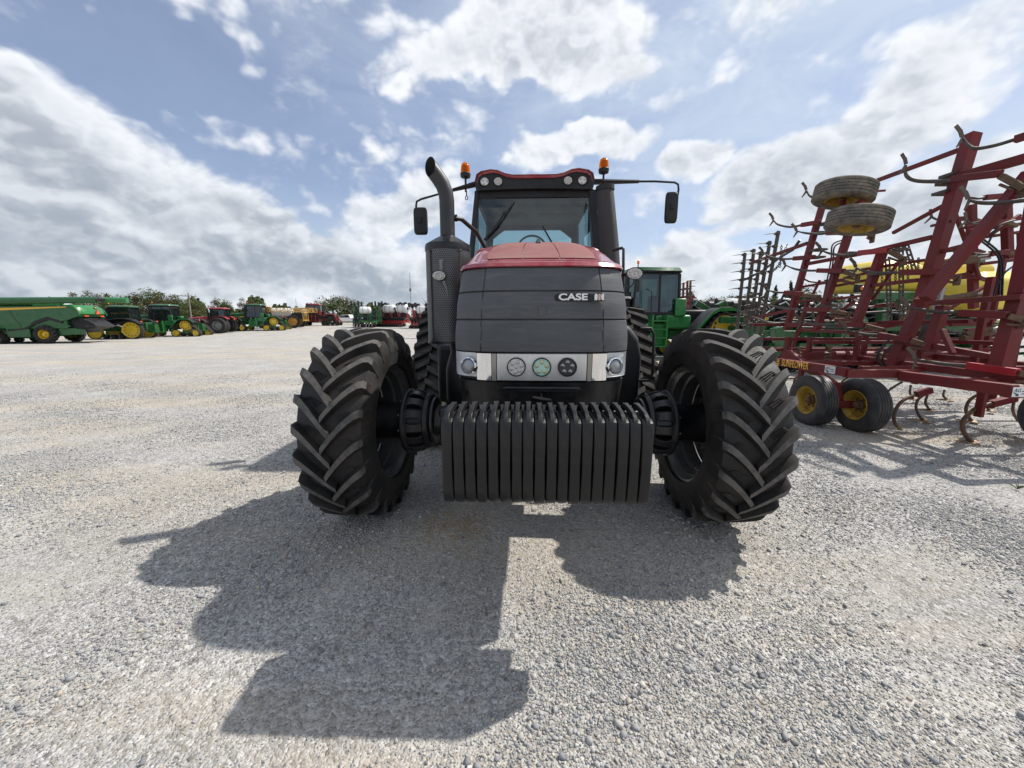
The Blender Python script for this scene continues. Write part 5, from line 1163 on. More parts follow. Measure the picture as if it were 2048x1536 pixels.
# opposite wing, further right
for a, b, D, w in (((1947,617),(1942,409),7.4,.15),((2016,520),(2011,391),7.0,.15),((2048,620),(2044,463),6.6,.12)):
    beam('far_wing_upright', Dp(*a,D), Dp(*b,D), w, up=(0,1,0))
for a, b, D in (((1962,528),(2060,516),6.9),((1932,451),(1990,438),7.2),((1930,455),(2060,434),7.0),((1937,462),(2055,446),6.9),((1860,560),(1942,546),7.4),((1942,478),(2055,462),7.2),((2028,560),(2060,556),6.4)):
    beam('far_wing_rail', Dp(*a,D), Dp(*b,D), .075)
# ground frame
for p, q, w, h, nm in ((Zp(1556,729,.92),Zp(1700,750,.92),.13,.15,'side_rail'),):
    beam('side_rail', V((4.40,6.45,.92))-CO, V((4.44,5.05,.92))-CO, .12, .16)
beam('front_rail', V((4.42,5.06,.90))-CO, V((5.35,5.05,.90))-CO, .12, .15)
beam('side_rail', V((5.10,5.0,.88))-CO, V((5.18,3.9,.88))-CO, .13, .17)
beam('front_rail', V((5.15,3.95,.86))-CO, V((6.6,3.95,.86))-CO, .12, .16)
beam('side_rail', V((6.0,7.2,.95))-CO, V((6.0,4.0,.90))-CO, .12, .14)
beam('side_rail', V((7.6,7.2,.95))-CO, V((7.6,3.6,.90))-CO, .14, .16)
mb = MB(); mb.tube([V((4.9,6.95,.96))-CO, V((8.6,6.95,.96))-CO], .085, 18); mb.build('rock_shaft', R_, CV_, smooth=50)
for y, z, x0, x1, w in ((7.25,1.25,4.6,9.0,.07),(7.6,1.02,4.4,9.2,.09),(6.3,.90,4.45,8.8,.10),(5.6,.90,5.1,8.8,.10),(8.2,1.0,4.4,9.0,.09),(6.7,1.22,5.2,8.0,.08),(4.7,.86,5.15,8.0,.10),(8.4,1.5,5.2,9.0,.07),(7.0,1.52,6.2,8.6,.08)):
    beam('cross_rail', V((x0,y,z))-CO, V((x1,y,z))-CO, w)
for x, y, z0, z1 in ((4.60,7.25,.55,1.3),(4.95,6.95,.9,1.30),(5.35,6.95,.8,1.3),(5.9,6.6,.85,1.35),(6.3,6.9,.6,1.5),(6.6,5.2,.4,1.2),(5.0,6.6,.55,1.1),(7.0,6.6,.5,1.7),(7.3,5.6,.5,1.6),(6.1,4.9,.35,1.15),(7.6,6.0,.8,2.3),(6.75,5.6,.9,2.2),(8.1,6.6,.8,2.6)):
    beam('upright_bracket', V((x,y,z0))-CO, V((x,y,z1))-CO, .07, .12)
beam('hinge_arm', W_(1770,703), W_(1858,690), .10); beam('hinge_arm', W_(1858,690), W_(1996,716), .10)
for a, b in (((1757,645),(1940,643)),((1896,683),(2004,687)),((1700,668),(1790,650))): beam('frame_rail', W_(*a,.25), W_(*b,.25), .075)
if 0: beam('drop_leg', V((6.35,4.35,.45))-CO, V((6.30,4.35,.98))-CO, .06, .10)
# coil springs on the frame
def spring(p, r, h):
    mb = MB(); n = 7*10; mb.tube([(p[0]+r*math.cos(2*PI*k/10), p[1]+r*math.sin(2*PI*k/10), p[2]+h*k/n) for k in range(n+1)], .012, 6); mb.build('coil_spring', M['rust'], CV_, smooth=50)
for x, y, z in ((4.86,6.55,.80),(5.42,6.6,.80),(6.35,4.6,.66),(6.9,4.9,.7),(6.0,6.3,.8)): spring(V((x,y,z))-CO, .045, .36)
# lettering on the side rail
rl = [o for o in kids(CV_) if o.name.startswith('side_rail')][0]
text_obj('SUNFLOWER', .150, 'rail_lettering', M['decal_yellow'], rl, basis(V((4.352,5.90,.92))-CO, (.028,-1,0), (0,0,1)), .001, .0015, .62)
mb = MB()
for k in range(4): mb.beam(V((4.350,6.30,.87+.028*k))-CO, V((4.351,6.24,.87+.028*k))-CO, .003, .018)
mb.build('rail_logo', M['decal_yellow'], rl)
def sticker(p, ux, par, w=.17, h=.10):
    ux = V(ux).normalized(); uz = V((0,0,1)); n = ux.cross(uz)
    mb = MB(); mb.M = basis(p, ux, uz); mb.box(-w/2,w/2,-h/2,h/2,0,.002); o = mb.build('sticker', M['decal_white'], par)
    text_obj('AG', h*.52, 'sticker_letters', M['decal_ink'], o, basis(V(p)+ux*(-w*.24)+uz*h*.16, ux, uz) @ Matrix.Translation((0,0,.0025)), .0006, .001, 1.0, .35)
    mb = MB(); mb.M = basis(p, ux, uz)
    for k, (a, b_) in enumerate(((-.42,-.10),(-.30,-.12))): mb.beam((a*w, -.08*h-k*.22*h,.003),(b_*w,-.30*h-k*.12*h,.003),.012,.002)
    for k in range(2): mb.box(.06*w,.40*w,(.02-.26*k)*h,(.12-.26*k)*h,.002,.003)
    mb.build('sticker_print', M['decal_ink'], o)
sticker(V((4.386,5.27,.925))-CO, (.028,-1,0), rl)
rl2 = [o for o in kids(CV_) if o.name.startswith('front_rail')][1]
sticker(V((5.22,3.884,.87))-CO, (1,0,0), rl2)
# walking-beam transport wheels
def cult_wheel(c, R=.385, w=.25, axis=(1,0,0), lab=None, dusty=False, flip=False):
    e = sub('wheel', CV_, c); ax = V(axis).normalized(); e.rotation_euler = ax.to_track_quat('X','Z').to_euler()
    mb = MB(); pr = [(-w*.36,R*.52),(-w*.45,R*.60),(-w*.5,R*.78),(-w*.46,R*.90),(-w*.40,R*.97)]
    for a in (-.30,-.15,0,.15,.30): pr += [((a-.055)*w,R*1.0),((a+.055)*w,R*1.0),((a+.062)*w,R*.975),((a+.088)*w,R*.975)]
    pr = pr[:-2]+[(w*.40,R*.97),(w*.46,R*.90),(w*.5,R*.78),(w*.45,R*.60),(w*.36,R*.52)]
    mb.lathe(pr, 64); mb.build('tyre', M['rubber_dusty' if dusty else 'rubber_imp'], e, smooth=30)
    mb = MB(); s = 1 if flip else -1
    mb.lathe([(s*w*.42,R*.56),(s*w*.44,R*.54),(s*w*.36,R*.50),(s*w*.30,R*.46),(s*w*.0,R*.43),(-s*w*.05,R*.36),(-s*w*.0,R*.24),(s*w*.02,.01)], 40)
    mb.lathe([(-s*w*.42,R*.56),(-s*w*.36,R*.50),(-s*w*.30,R*.46),(-s*w*.0,R*.43)], 40); mb.build('rim', M['wheel_yellow'], e, smooth=45)
    mb = MB(); mb.lathe([(s*w*.02,.075),(s*w*.10,.07),(s*w*.14,.05),(s*w*.34,.045),(s*w*.38,.03),(s*w*.39,.001)], 20)
    for k in range(6): mb.lathe([(s*w*.02,.014),(s*w*.10,.013),(s*w*.11,.001)], 6, c=(0,.098*math.cos(k*PI/3),.098*math.sin(k*PI/3)))
    mb.build('hub', M['rust'], e, smooth=45); return e
M['rubber_imp'] = pbr('implement_rubber', (.032,.033,.037), .55, var=.2, dirt=(.12,.10,.08), dirt_amt=.35, ds=5)
def wpos(px, py, zc): return pZ(px, py, zc)
cult_wheel(wpos(1622,800,.385)+V((.02,0,0))-CO); cult_wheel(wpos(1719,810,.385)+V((.02,0,0))-CO)
cult_wheel(Dp(1688,387,6.2), .385, .28, (.18,0,1), dusty=True); cult_wheel(Dp(1716,441,5.95), .385, .28, (.18,0,1), dusty=True)
cult_wheel(V((7.0,4.75,.385))-CO)
beam('wheel_fork', V((4.72,6.6,1.05))-CO, V((4.86,5.72,.62))-CO, .16, .15); beam('wheel_fork', V((4.86,5.74,.66))-CO, V((4.88,5.66,.40))-CO, .17, .16)
mb = MB(); mb.beam(V((4.80,5.66,.36))-CO, V((5.14,5.60,.36))-CO, .11,.10); mb.beam(V((4.70,5.95,.38))-CO, V((4.86,5.66,.36))-CO,.10,.10); mb.tube([V((5.1,5.6,.36))-CO,V((5.35,5.6,.38))-CO],.035,10); mb.build('walking_beam', R_, CV_, bevel=.01)
beam('wheel_arm', Dp(1672,437,6.3), Dp(1727,403,5.9), .10, .12); beam('wheel_arm', Dp(1712,425,6.1), W_(1712,430), .12); mb = MB(); mb.tube([Dp(1688,385,6.2)+V((0,0,-.25)),Dp(1688,385,6.2)+V((0,0,.05))],.04,10); mb.tube([Dp(1716,441,5.95)+V((0,0,-.05)),Dp(1716,441,5.95)+V((0,0,.22))],.04,10); mb.build('axle', R_, CV_)
# shank assemblies on the upright wing: trip holder, curved spring-steel shank, sweep
def sweep_mb(mb, tip, dr, side, s=.15):
    dr = V(dr).normalized(); sd = V(side).normalized()
    mb.beam(tip, tip+dr*s*.9+sd*s*.8, .055, .010, up=dr.cross(sd)); mb.beam(tip, tip+dr*s*.9-sd*s*.8, .055, .010, up=dr.cross(sd)); mb.beam(tip+dr*.01, tip+dr*.11, .05,.012, up=sd)
M['old_steel'] = pbr('old_steel', (.12,.10,.08), .7, .3, var=.35, dirt=(.20,.15,.10), dirt_amt=.3, ds=10)
def shank(pts, holder=None, spr=None, off=(-.35,-.30), bright=False, tip_s=1.0, hw=.075):
    e = sub('shank_assembly', CV_)
    n = len(pts); P = [W_(x,y, off[0]+(off[1]-off[0])*i/max(1,n-1)) for i,(x,y) in enumerate(pts)]
    # smooth the path
    Q = []
    for i in range(n-1):
        p0 = P[max(0,i-1)]; p1, p2 = P[i], P[i+1]; p3 = P[min(n-1,i+2)]
        for k in range(5):
            t = k/5; Q.append(.5*((2*p1)+(p2-p0)*t+(2*p0-5*p1+4*p2-p3)*t*t+(3*p1-p0-3*p2+p3)*t**3))
    Q.append(P[-1]); mb = MB(); mb.tube(Q, [.014+.014*min(1,i/6) for i in range(len(Q))], 8, flat=.8); mb.build('shank', M['steel_dark'], e, smooth=60)
    mb = MB(); t0 = (Q[2]-Q[0]).normalized(); side = V((.25,.1,1)); dn = V((-.55,-.5,-.2)).normalized()
    u = (V((.1,.05,1))-t0*.3).normalized()
    a = Q[0]; mb.beam(a-t0*.01, a+u*.10*tip_s-V((.04,0,0)), .055,.010, up=(0,1,0)); mb.beam(a+u*.09*tip_s-V((.04,0,0)), a+u*.16*tip_s-V((.10,.0,0)), .05,.010, up=(0,1,0)); mb.beam(a+t0*.01, a-u*.15*tip_s-V((.12,.04,0))*tip_s, .05,.009, up=(0,1,0), w2=.02)
    mb.build('sweep', M['old_steel'], e)
    if holder:
        h0, h1 = holder; mb = MB(); mb.beam(W_(*h0,off[1]), W_(*h1,off[1]+.05), hw, hw*1.15); mb.build('shank_holder', M['bright_red'] if bright else R_, e, bevel=.006)
    if spr:
        s0, s1 = spr; mb = MB(); a, b_ = W_(*s0,off[1]+.05), W_(*s1,off[1]+.15); mb.beam(a, b_, .07); mb.tube([a+V((0,0,-.10)), b_+V((0,0,-.06))], .018, 6); mb.beam(b_+V((0,0,-.10)), b_+V((0,0,.04)),.03,.08); mb.build('trip_spring', M['rust'], e, bevel=.005)
    return e
SH = [([(1547,440),(1556,449),(1580,454),(1604,450)],((1604,450),(1640,444)),None,False),
 ([(1594,462),(1610,466),(1635,468),(1655,466)],((1655,466),(1735,463)),((1735,463),(1745,474)),False),
 ([(1527,507),(1545,515),(1570,518),(1588,517)],((1588,517),(1628,514)),None,False),
 ([(1643,501),(1660,507),(1690,511),(1718,506)],((1718,506),(1778,500)),((1778,502),(1808,518)),True),
 ([(1571,530),(1590,538),(1612,541),(1636,541)],((1636,541),(1688,542)),((1688,544),(1716,552)),False),
 ([(1713,535),(1730,543),(1765,546),(1802,545)],((1802,545),(1884,543)),((1884,548),(1915,556)),False),
 ([(1534,580),(1545,583),(1557,585),(1570,585)],((1570,585),(1606,588)),((1606,590),(1638,594)),False),
 ([(1533,611),(1550,613),(1580,618),(1612,619)],((1612,619),(1660,619)),((1660,621),(1696,628)),False),
 ([(1602,643),(1618,647),(1650,649),(1680,649)],((1680,649),(1732,650)),((1732,652),(1768,661)),False),
 ([(1694,660),(1712,665),(1735,669),(1758,670)],((1758,670),(1822,681)),((1822,681),(1852,690)),False),
 ([(1818,615),(1840,619),(1880,624),(1920,626)],((1920,626),(2016,630)),((2016,632),(2045,640)),False),
 ([(1832,718),(1850,722),(1890,728),(1936,731)],((1936,731),(2036,745)),((2036,746),(2060,752)),True),
 ([(1925,275),(1945,296),(1985,292),(2030,279)],((2030,279),(2070,266)),None,False),
 ([(1812,330),(1812,350),(1830,361),(1870,363),(1905,361)],((1905,358),(2002,347)),((2002,352),(2050,378)),False),
 ([(1938,399),(1955,405),(1990,406),(2060,400)],None,None,False),
 ([(1613,381),(1620,392),(1640,397),(1655,396)],((1655,396),(1672,396)),None,False),
 ([(1448+50,632),(1515,637),(1540,646),(1570,650)],((1570,650),(1600,650)),None,False)]
for k, (p, h, s_, br) in enumerate(SH): shank(p, h, s_, bright=br, off=(-.42,-.18))
for k in (1,): pass
# more assemblies on the wing rows behind and on the opposite wing
def fshank(pts, D, h, s_):
    e = sub('shank_assembly', CV_); Q = [Dp(x,y,D) for x,y in pts]; mb = MB(); mb.tube(Q, .020, 6); mb.build('shank', M['steel_dark'], e, smooth=60)
    a = Q[0]; mb = MB(); mb.beam(a, a+V((-.05,0,.14)), .05,.01, up=(0,1,0)); mb.beam(a, a+V((-.14,-.03,-.12)), .045,.01, up=(0,1,0), w2=.02); mb.build('sweep', M['old_steel'], e)
    mb = MB(); mb.beam(Dp(*h[0],D), Dp(*h[1],D), .07,.08); mb.build('shank_holder', R_, e, bevel=.005)
    mb = MB(); mb.beam(Dp(*s_[0],D), Dp(*s_[1],D), .06); mb.build('trip_spring', M['rust'], e, bevel=.005)
for k in range(11):
    x = [1895,1900,1905,1910,1920,1960,1965,1970,1640,1660,1740][k]; y = [432,494,548,585,655,388,440,500,556,634,605][k]; D = [7.6,7.5,7.3,7.1,7.0,6.8,6.7,6.6,8.9,8.8,8.4][k]
    fshank([(x-32,y+2),(x-22,y+7),(x-6,y+9),(x+12,y+7)], D, ((x+10,y+7),(x+46,y+4)), ((x+46,y+5),(x+68,y+12)))
for a, b in (((1596,575),(1650,566)),((1655,575),(1735,560)),((1720,540),(1850,520)),((1660,640),(1710,600)),((1600,640),(1640,560)),((1745,600),(1800,520)),((1690,556),(1760,540))): beam('wing_brace', W_(*a,.1), W_(*b,.1), .06)
for a, b, D in (((1900,400),(1960,560),7.2),((1980,470),(2040,430),6.8),((1895,620),(1990,560),7.0),((1930,520),(2040,500),7.1),((1950,640),(2045,630),6.2),((1900,650),(1990,640),6.6),((1910,700),(1995,700),5.8)): beam('far_wing_brace', Dp(*a,D), Dp(*b,D), .07)
# small tail brackets
for p, q in (((1744,383),(1770,381)),((1862,452),(1905,442)),((1838,604),(1862,600))): beam('tail_bracket', W_(*p), W_(*q), .05)
# clamp plates around the uprights where assemblies bolt on
for x, y in ((1650,448),(1642,466),(1636,500),(1632,515),(1700,507),(1690,543),(1678,545),(1900,365),(1908,350),(1893,385),(1790,500),(1758,548),(1655,612),(1875,545),(1775,735)):
    p = W_(x,y); mb = MB(); mb.box(p.x-.11,p.x+.11,p.y-.11,p.y+.11,p.z-.02,p.z+.02); mb.tube([p+V((-.13,-.1,0)),p+V((.13,-.1,0))],.012,6); mb.build('clamp', M['steel_dark'], CV_)
# working shanks reaching the ground
def gshank(pts, y0, y1, holder=None, tip=True, r=.018):
    e = sub('ground_shank', CV_); n = len(pts); P = [Dp(x,y,y0+(y1-y0)*i/(n-1)) for i,(x,y) in enumerate(pts)]; Q = []
    for i in range(n-1):
        p0 = P[max(0,i-1)]; p1, p2 = P[i], P[i+1]; p3 = P[min(n-1,i+2)]
        for k in range(5):
            t = k/5; Q.append(.5*((2*p1)+(p2-p0)*t+(2*p0-5*p1+4*p2-p3)*t*t+(3*p1-p0-3*p2+p3)*t**3))
    Q.append(P[-1]); mb = MB(); mb.tube(Q, r, 8); mb.build('shank', M['shank'], e, smooth=60)
    if holder: mb = MB(); mb.beam(Dp(*holder[0],y0), Dp(*holder[1],y0), .075,.085); mb.build('shank_holder', R_, e, bevel=.006)
    if tip:
        a = Q[-1]; mb = MB(); mb.loft([[(a.x-.02,a.y-.08,a.z-.012),(a.x+.02,a.y-.08,a.z-.012),(a.x+.15,a.y+.09,a.z+.0),(a.x+.09,a.y+.09,a.z+.005),(a.x,a.y+.0,a.z+.015),(a.x-.09,a.y+.09,a.z+.005),(a.x-.15,a.y+.09,a.z)],
            [(a.x-.015,a.y-.075,a.z+.004),(a.x+.015,a.y-.075,a.z+.004),(a.x+.15,a.y+.095,a.z+.012),(a.x+.09,a.y+.095,a.z+.016),(a.x,a.y+.01,a.z+.03),(a.x-.09,a.y+.095,a.z+.016),(a.x-.15,a.y+.095,a.z+.012)]])
        mb.build('sweep', M['sweep'], e)
M['shank'] = pbr('worn_shank', (.09,.06,.045), .55, .4, var=.4, vs=14, dirt=(.20,.11,.06), dirt_amt=.5, ds=9)
gshank([(1829,790),(1802,804),(1789,827),(1790,846),(1804,862)], 5.55, 5.50, ((1832,789),(1862,780)), r=.022)
gshank([(1856,786),(1838,797),(1832,814),(1839,832),(1849,842)], 5.95, 5.88)
gshank([(1855,790),(1851,806),(1861,821)], 6.5, 6.48)
gshank([(1984,806),(1951,818),(1930,836),(1925,853),(1930,869),(1945,885)], 4.95, 4.87, ((1982,808),(2030,796)), r=.026)
gshank([(1967,784),(1940,800),(1932,822),(1944,843)], 5.9, 5.85, r=.022)
gshank([(1971,790),(1966,803),(1980,822)], 6.5, 6.48)
gshank([(1889,780),(1887,792),(1897,801)], 7.3, 7.2); gshank([(1804,764),(1779,780),(1771,795),(1784,819)], 6.6, 6.5); gshank([(1822,770),(1820,786),(1828,799)], 7.4, 7.35); gshank([(1955,780),(1956,790),(1960,799)], 7.4, 7.35)
gshank([(1613,742),(1592,755),(1587,768)], 7.6, 7.5, tip=False); gshank([(1700,752),(1684,764),(1680,780)], 7.6, 7.6, tip=False)
gshank([(2046,790),(2030,800),(2026,822),(2036,842)], 5.8, 5.8, tip=False)
# rear harrow: steel bars with rows of pointed teeth, folded up beside the wing
for (a, b) in (((1490,506),(1474,660)),((1508,498),(1488,665)),((1522,503),(1500,660)),((1540,482),(1508,665)),((1557,462),(1516,690))):
    A, B = W_(*a), W_(*b); mb = MB(); mb.beam(A, B, .075,.05, up=(0,1,0)); hb = mb.build('harrow_bar', M['harrow'] if 'harrow' in M else M.setdefault('harrow', pbr('harrow_bar', (.085,.08,.072), .75, .2, var=.3, dirt=(.14,.10,.07), dirt_amt=.4)), CV_, bevel=.01)
    n = 9
    for k in range(n):
        inst('tooth', 'harrow_tooth', hb, A.lerp(B, (k+.2)/n), fn=lambda: (lambda mb: (mb.tube([V((.06,0,.0)), V((-.15,0,-.0)), V((-.36,-.02,-.03))], [.014,.014,.003], 5), mb.box(-.06,-.01,-.05,.05,-.03,.03), mb)[-1])(MB()), mats=[M['steel_dark']])
for a, b in (((1484,562),(1560,515)),((1560,515),(1600,480)),((1480,625),(1560,600))): mb = MB(); mb.tube([W_(*a), (W_(*a)+W_(*b))/2+V((0,-.1,-.04)), W_(*b)], .03, 6); mb.build('harrow_link', M['steel_dark'], CV_)
# perforated hanging straps and chains
for a, b in (((1802,492),(1803,642)),((1775,520),(1779,640)),((1813,490),(1829,540))):
    A, B = Dp(*a,8.3), Dp(*b,8.3); mb = MB()
    for s in (-.04,.04): mb.beam(A+V((s,0,0)), B+V((s,0,0)), .025,.02)
    L_ = (A-B).length; n = int(L_/.10)
    for k in range(n): p = A.lerp(B,k/n); mb.box(p.x-.04,p.x+.04,p.y-.01,p.y+.01,p.z-.022,p.z+.022)
    mb.build('depth_strap', M['steel_dark'], CV_)
def chain(a, b, D, sag=.1, n=14):
    A, B = Dp(*a,D), Dp(*b,D); mb = MB()
    for k in range(n):
        t = (k+.5)/n; p = A.lerp(B,t)-V((0,0,sag*4*t*(1-t))); q = A.lerp(B,t+.5/n)-V((0,0,sag*4*(t+.5/n)*(1-t-.5/n))); d = (q-p).normalized(); s = d.cross(V((0,1,0)))*(.02 if k%2 else .008) + V((0,.0 if k%2 else .018,0)); h = (A-B).length/n*.62
        for e in (-1,1): mb.beam(p-d*h*.8+s*e, p+d*h*.8+s*e, .010)
        mb.beam(p-d*h*.8-s, p-d*h*.8+s, .010); mb.beam(p+d*h*.8-s, p+d*h*.8+s, .010)
    mb.build('chain', M['rust'], CV_)
for a, b, D, s in (((1563,490),(1560,535),8.6,0),((1575,487),(1547,540),8.6,.12),((1764,525),(1764,575),8.0,0),((1791,525),(1791,565),8.0,0),((1815,518),(1816,560),8.0,0),((1837,515),(1836,540),8.0,0),((1910,505),(1893,545),7.0,.02)): chain(a,b,D,s)
# hydraulic hoses
def hose(pts, D, r=.014, mat=None):
    P = [Dp(x,y,D) for x,y in pts]; n = len(P); Q = []
    for i in range(n-1):
        p0 = P[max(0,i-1)]; p1, p2 = P[i], P[i+1]; p3 = P[min(n-1,i+2)]
        for k in range(6):
            t = k/6; Q.append(.5*((2*p1)+(p2-p0)*t+(2*p0-5*p1+4*p2-p3)*t*t+(3*p1-p0-3*p2+p3)*t**3))
    Q.append(P[-1]); mb = MB(); mb.tube(Q, r, 6); mb.build('hydraulic_hose', mat or M['plastic'], CV_, smooth=60)
for pts, D in (([(1685,480),(1665,490),(1662,520),(1650,580),(1635,650),(1628,690)],7.9),([(1687,484),(1669,494),(1666,524),(1655,580),(1640,650),(1634,690)],7.9),([(1780,678),(1760,700),(1755,720),(1768,735),(1780,738)],5.6),([(1785,690),(1768,708),(1766,724),(1778,736)],5.6),
    ([(1960,480),(1990,505),(2000,530),(1998,590)],6.2),([(1966,478),(1996,503),(2005,530),(2004,592)],6.2),([(2030,440),(2000,450),(1985,470),(1975,490)],6.5),([(2046,520),(2010,545),(1992,575),(1985,600)],6.2),([(1890,665),(1915,667),(1920,680),(1917,690)],7.0),([(1565,745),(1620,742),(1680,744)],7.2),([(1548,760),(1600,756),(1640,757)],7.6)):
    hose(pts, D)
for p, q, D in (((1880,530),(1955,520),6.6),((1883,524),(1950,514),6.6),((1875,600),(1950,588),6.4),((1880,608),(1960,597),6.4),((1930,670),(1980,658),6.2),((1925,676),(1985,664),6.2)):
    mb = MB(); mb.tube([Dp(*p,D),Dp(*q,D)], .045, 10); mb.tube([Dp(*q,D),Dp(q[0]+25,q[1]-4,D)], .02, 8, 1); mb.build('hydraulic_cylinder', [M['rust'], M['steel']], CV_, smooth=50)
# ================================================================= planter with yellow tanks behind the cultivator
P_ = thing('planter', 'large green planter with yellow tanks standing behind the red cultivator', 'planter', (11.5,12.0,0)); PO = V((11.5,12.0,0)); g = M['jd_green']
def Pp(px, py, D): return pD(px,py,D)-PO
def rbox(name, x0,x1,y0,y1,z0,z1, mat, bev, par=P_, top=.75):
    mb = MB(); mb.loft([[(x0+.08,y0+.08,z0),(x1-.08,y0+.08,z0),(x1-.08,y1-.08,z0),(x0+.08,y1-.08,z0)],[(x0,y0,z0+.25),(x1,y0,z0+.25),(x1,y1,z0+.25),(x0,y1,z0+.25)],[(x0,y0,z0+(z1-z0)*top),(x1,y0,z0+(z1-z0)*top),(x1,y1,z0+(z1-z0)*top),(x0,y1,z0+(z1-z0)*top)],[(x0+.25,y0+.3,z1),(x1-.25,y0+.3,z1),(x1-.25,y1-.3,z1),(x0+.25,y1-.3,z1)]])
    mb.M = Matrix.Identity(4); o = mb.build(name, mat, par, bevel=bev, seg=4); return o
def tk(pxa, pxb, pyt, pyb, D, name='tank'):
    a, b_ = Pp(pxa,pyt,D), Pp(pxb,pyb,D); return rbox(name, a.x, b_.x, a.y, a.y+1.6, b_.z, a.z, M['tank_yellow'], .10)
t1 = tk(1748,1852,518,582,11.5); t2 = tk(1862,1985,512,585,11.8); t3 = tk(1972,2062,540,618,10.2)
for t_, xs_ in ((t1,(1790,)),(t3,(2010,))): pass
for a, b_, D, w in (((1740,592),(1990,592),11.3,.22),((1745,604),(1980,604),11.5,.10),((1905,590),(1945,540),11.2,.14),((1945,540),(1965,520),11.2,.12),((1770,600),(1758,680),11.2,.22),((1700,655),(2040,655),11.4,.2),((1500,668),(1760,668),11.8,.2),((1680,690),(1690,640),11.0,.25),((1716,690),(1722,640),11.0,.22),((1975,600),(2048,596),10.6,.2),((1500,700),(1510,650),11.0,.35),((1560,690),(1552,655),11.2,.25),((1440,640),(1530,640),15,.25),((1640,660),(1660,700),11.4,.2),((1850,700),(1850,600),11.6,.2),((1936,700),(1940,600),11.6,.2)):
    mb = MB(); mb.beam(Pp(*a,D), Pp(*b_,D), w); mb.build('frame_beam', g, P_, bevel=.015)
for x in (1700,1688,1722):
    p = Pp(x,665,11.0); mb = MB(); mb.prism([(p.x-.25,p.z-.35),(p.x+.2,p.z-.35),(p.x+.22,p.z+.15),(p.x+.05,p.z+.45),(p.x-.12,p.z+.3)], p.y-.04+.1*(x%3), p.y+.03+.1*(x%3), 'y'); mb.build('side_plate', g, P_, bevel=.01)
for k in range(20):
    x = 7.7+k*.42; row_unit(P_, (x-PO.x, -.2+.25*(k%2), .02), g, 'near')
for k in range(24):      # upper row: seed meters and down-force units of the folded wing
    x = 7.9+k*.36; e = sub('folded_row_unit', P_, (x-PO.x,.5+.3*(k%2),1.72+.12*(k%3))); inst('fru','down_force_unit', e, fn=lambda: (lambda mb: (mb.box(-.12,.12,-.15,.15,-.1,.22), mb.tube([(-.1,0,.2),(0,-.1,.38),(.15,0,.30)],.035,6), mb.tube([(0,.1,.2),(.05,.05,.45)],.05,8), mb.beam((-.2,-.1,-.02),(.22,-.12,.02),.03), mb)[-1])(MB()), mats=[M['plastic']])
    inst('fru2','seed_tube', e, (0,-.15,.1), fn=lambda: (lambda mb: (mb.tube([(-.22,0,.02),(-.05,-.05,.1),(.12,0,-.02),(.24,.02,.08)],.022,6), mb.tube([(-.1,.02,.2),(.1,-.02,.16)],.03,6), mb)[-1])(MB()), mats=[M['white_poly']])
    if k%3 == 0: inst('fru3','valve_block', e, (.1,-.2,-.08), fn=lambda: (lambda mb: (mb.box(-.06,.06,-.04,.04,-.05,.05), mb)[-1])(MB()), mats=[M['jd_yellow']])
for k in range(19):
    x = 8.0+k*.42; row_unit(P_, (x-PO.x, .9, .62), g, 'near')
for a, b_, D in (((1600,626),(1790,622),10.8),((1560,640),(1720,636),11),((1690,612),(1730,612),10.6),((1500,640),(1600,645),11.2),((1780,626),(1990,640),10.6),((1600,655),(1800,650),10.8)):
    mb = MB(); A, B = Pp(*a,D), Pp(*b_,D); mb.tube([A,(A+B)/2+V((0,0,-.06)),B], .035, 8); mb.build('hose', M['steel'] if a[1]<620 else M['plastic'], P_, smooth=50)
mb = MB(); mb.tube([Pp(1690,607,10.9),Pp(1690,595,10.9),Pp(1708,593,10.9)],.02,6); mb.tube([Pp(1680,612,10.9),Pp(1712,612,10.9)],.09,12); mb.build('pump', M['steel'], P_, smooth=50)
lp = Pp(1720,577,11.2); mb = MB(); mb.box(lp.x-.10,lp.x+.10,lp.y,lp.y+.12,lp.z-.10,lp.z+.12); ml = mb.build('marker_lamp', M['plastic'], P_, bevel=.03); mb = MB(); mb.ell((lp.x+.06,lp.y-.02,lp.z),.07,.04,.06); mb.build('lamp_lens', M['amber_solid'], ml)
for px in (1545,1572,1900):
    p = pZ(px, 690, .42); transport_wheel(P_, (p.x-PO.x, p.y-1.0-PO.y+.0, .42), .42, .3)
# white-tank nurse cart behind the big green tractor
N_ = thing('tank_cart', 'white poly tank on a green cart seen through the harrow bars', 'tank cart', (12.6,21.5,.0)); mb = MB()
mb.lathe([(-1.0,.3),(-.95,.6),(-.8,.72),(.8,.72),(.95,.6),(1.0,.3),(1.0,.001)], 28, c=(0,0,2.05))
for dx in (-.4,.35): mb.lathe([(dx-.03,.735),(dx+.03,.735)],28,c=(0,0,2.05),mi=1)
mb.build('tank', [M['white_poly'], M['grey']], N_, smooth=50)
mb = MB(); mb.box(-1.1,1.1,-.6,.6,1.15,1.4); mb.beam((-1.0,0,.6),(-1.0,0,1.2),.15); mb.beam((1.0,0,.6),(1.0,0,1.2),.15); mb.box(-1.6,-1.1,-.5,.5,.8,1.5); mb.build('frame', g, N_, bevel=.03)
for x in (-.8,.8): transport_wheel(N_, (x,0,.5), .5)
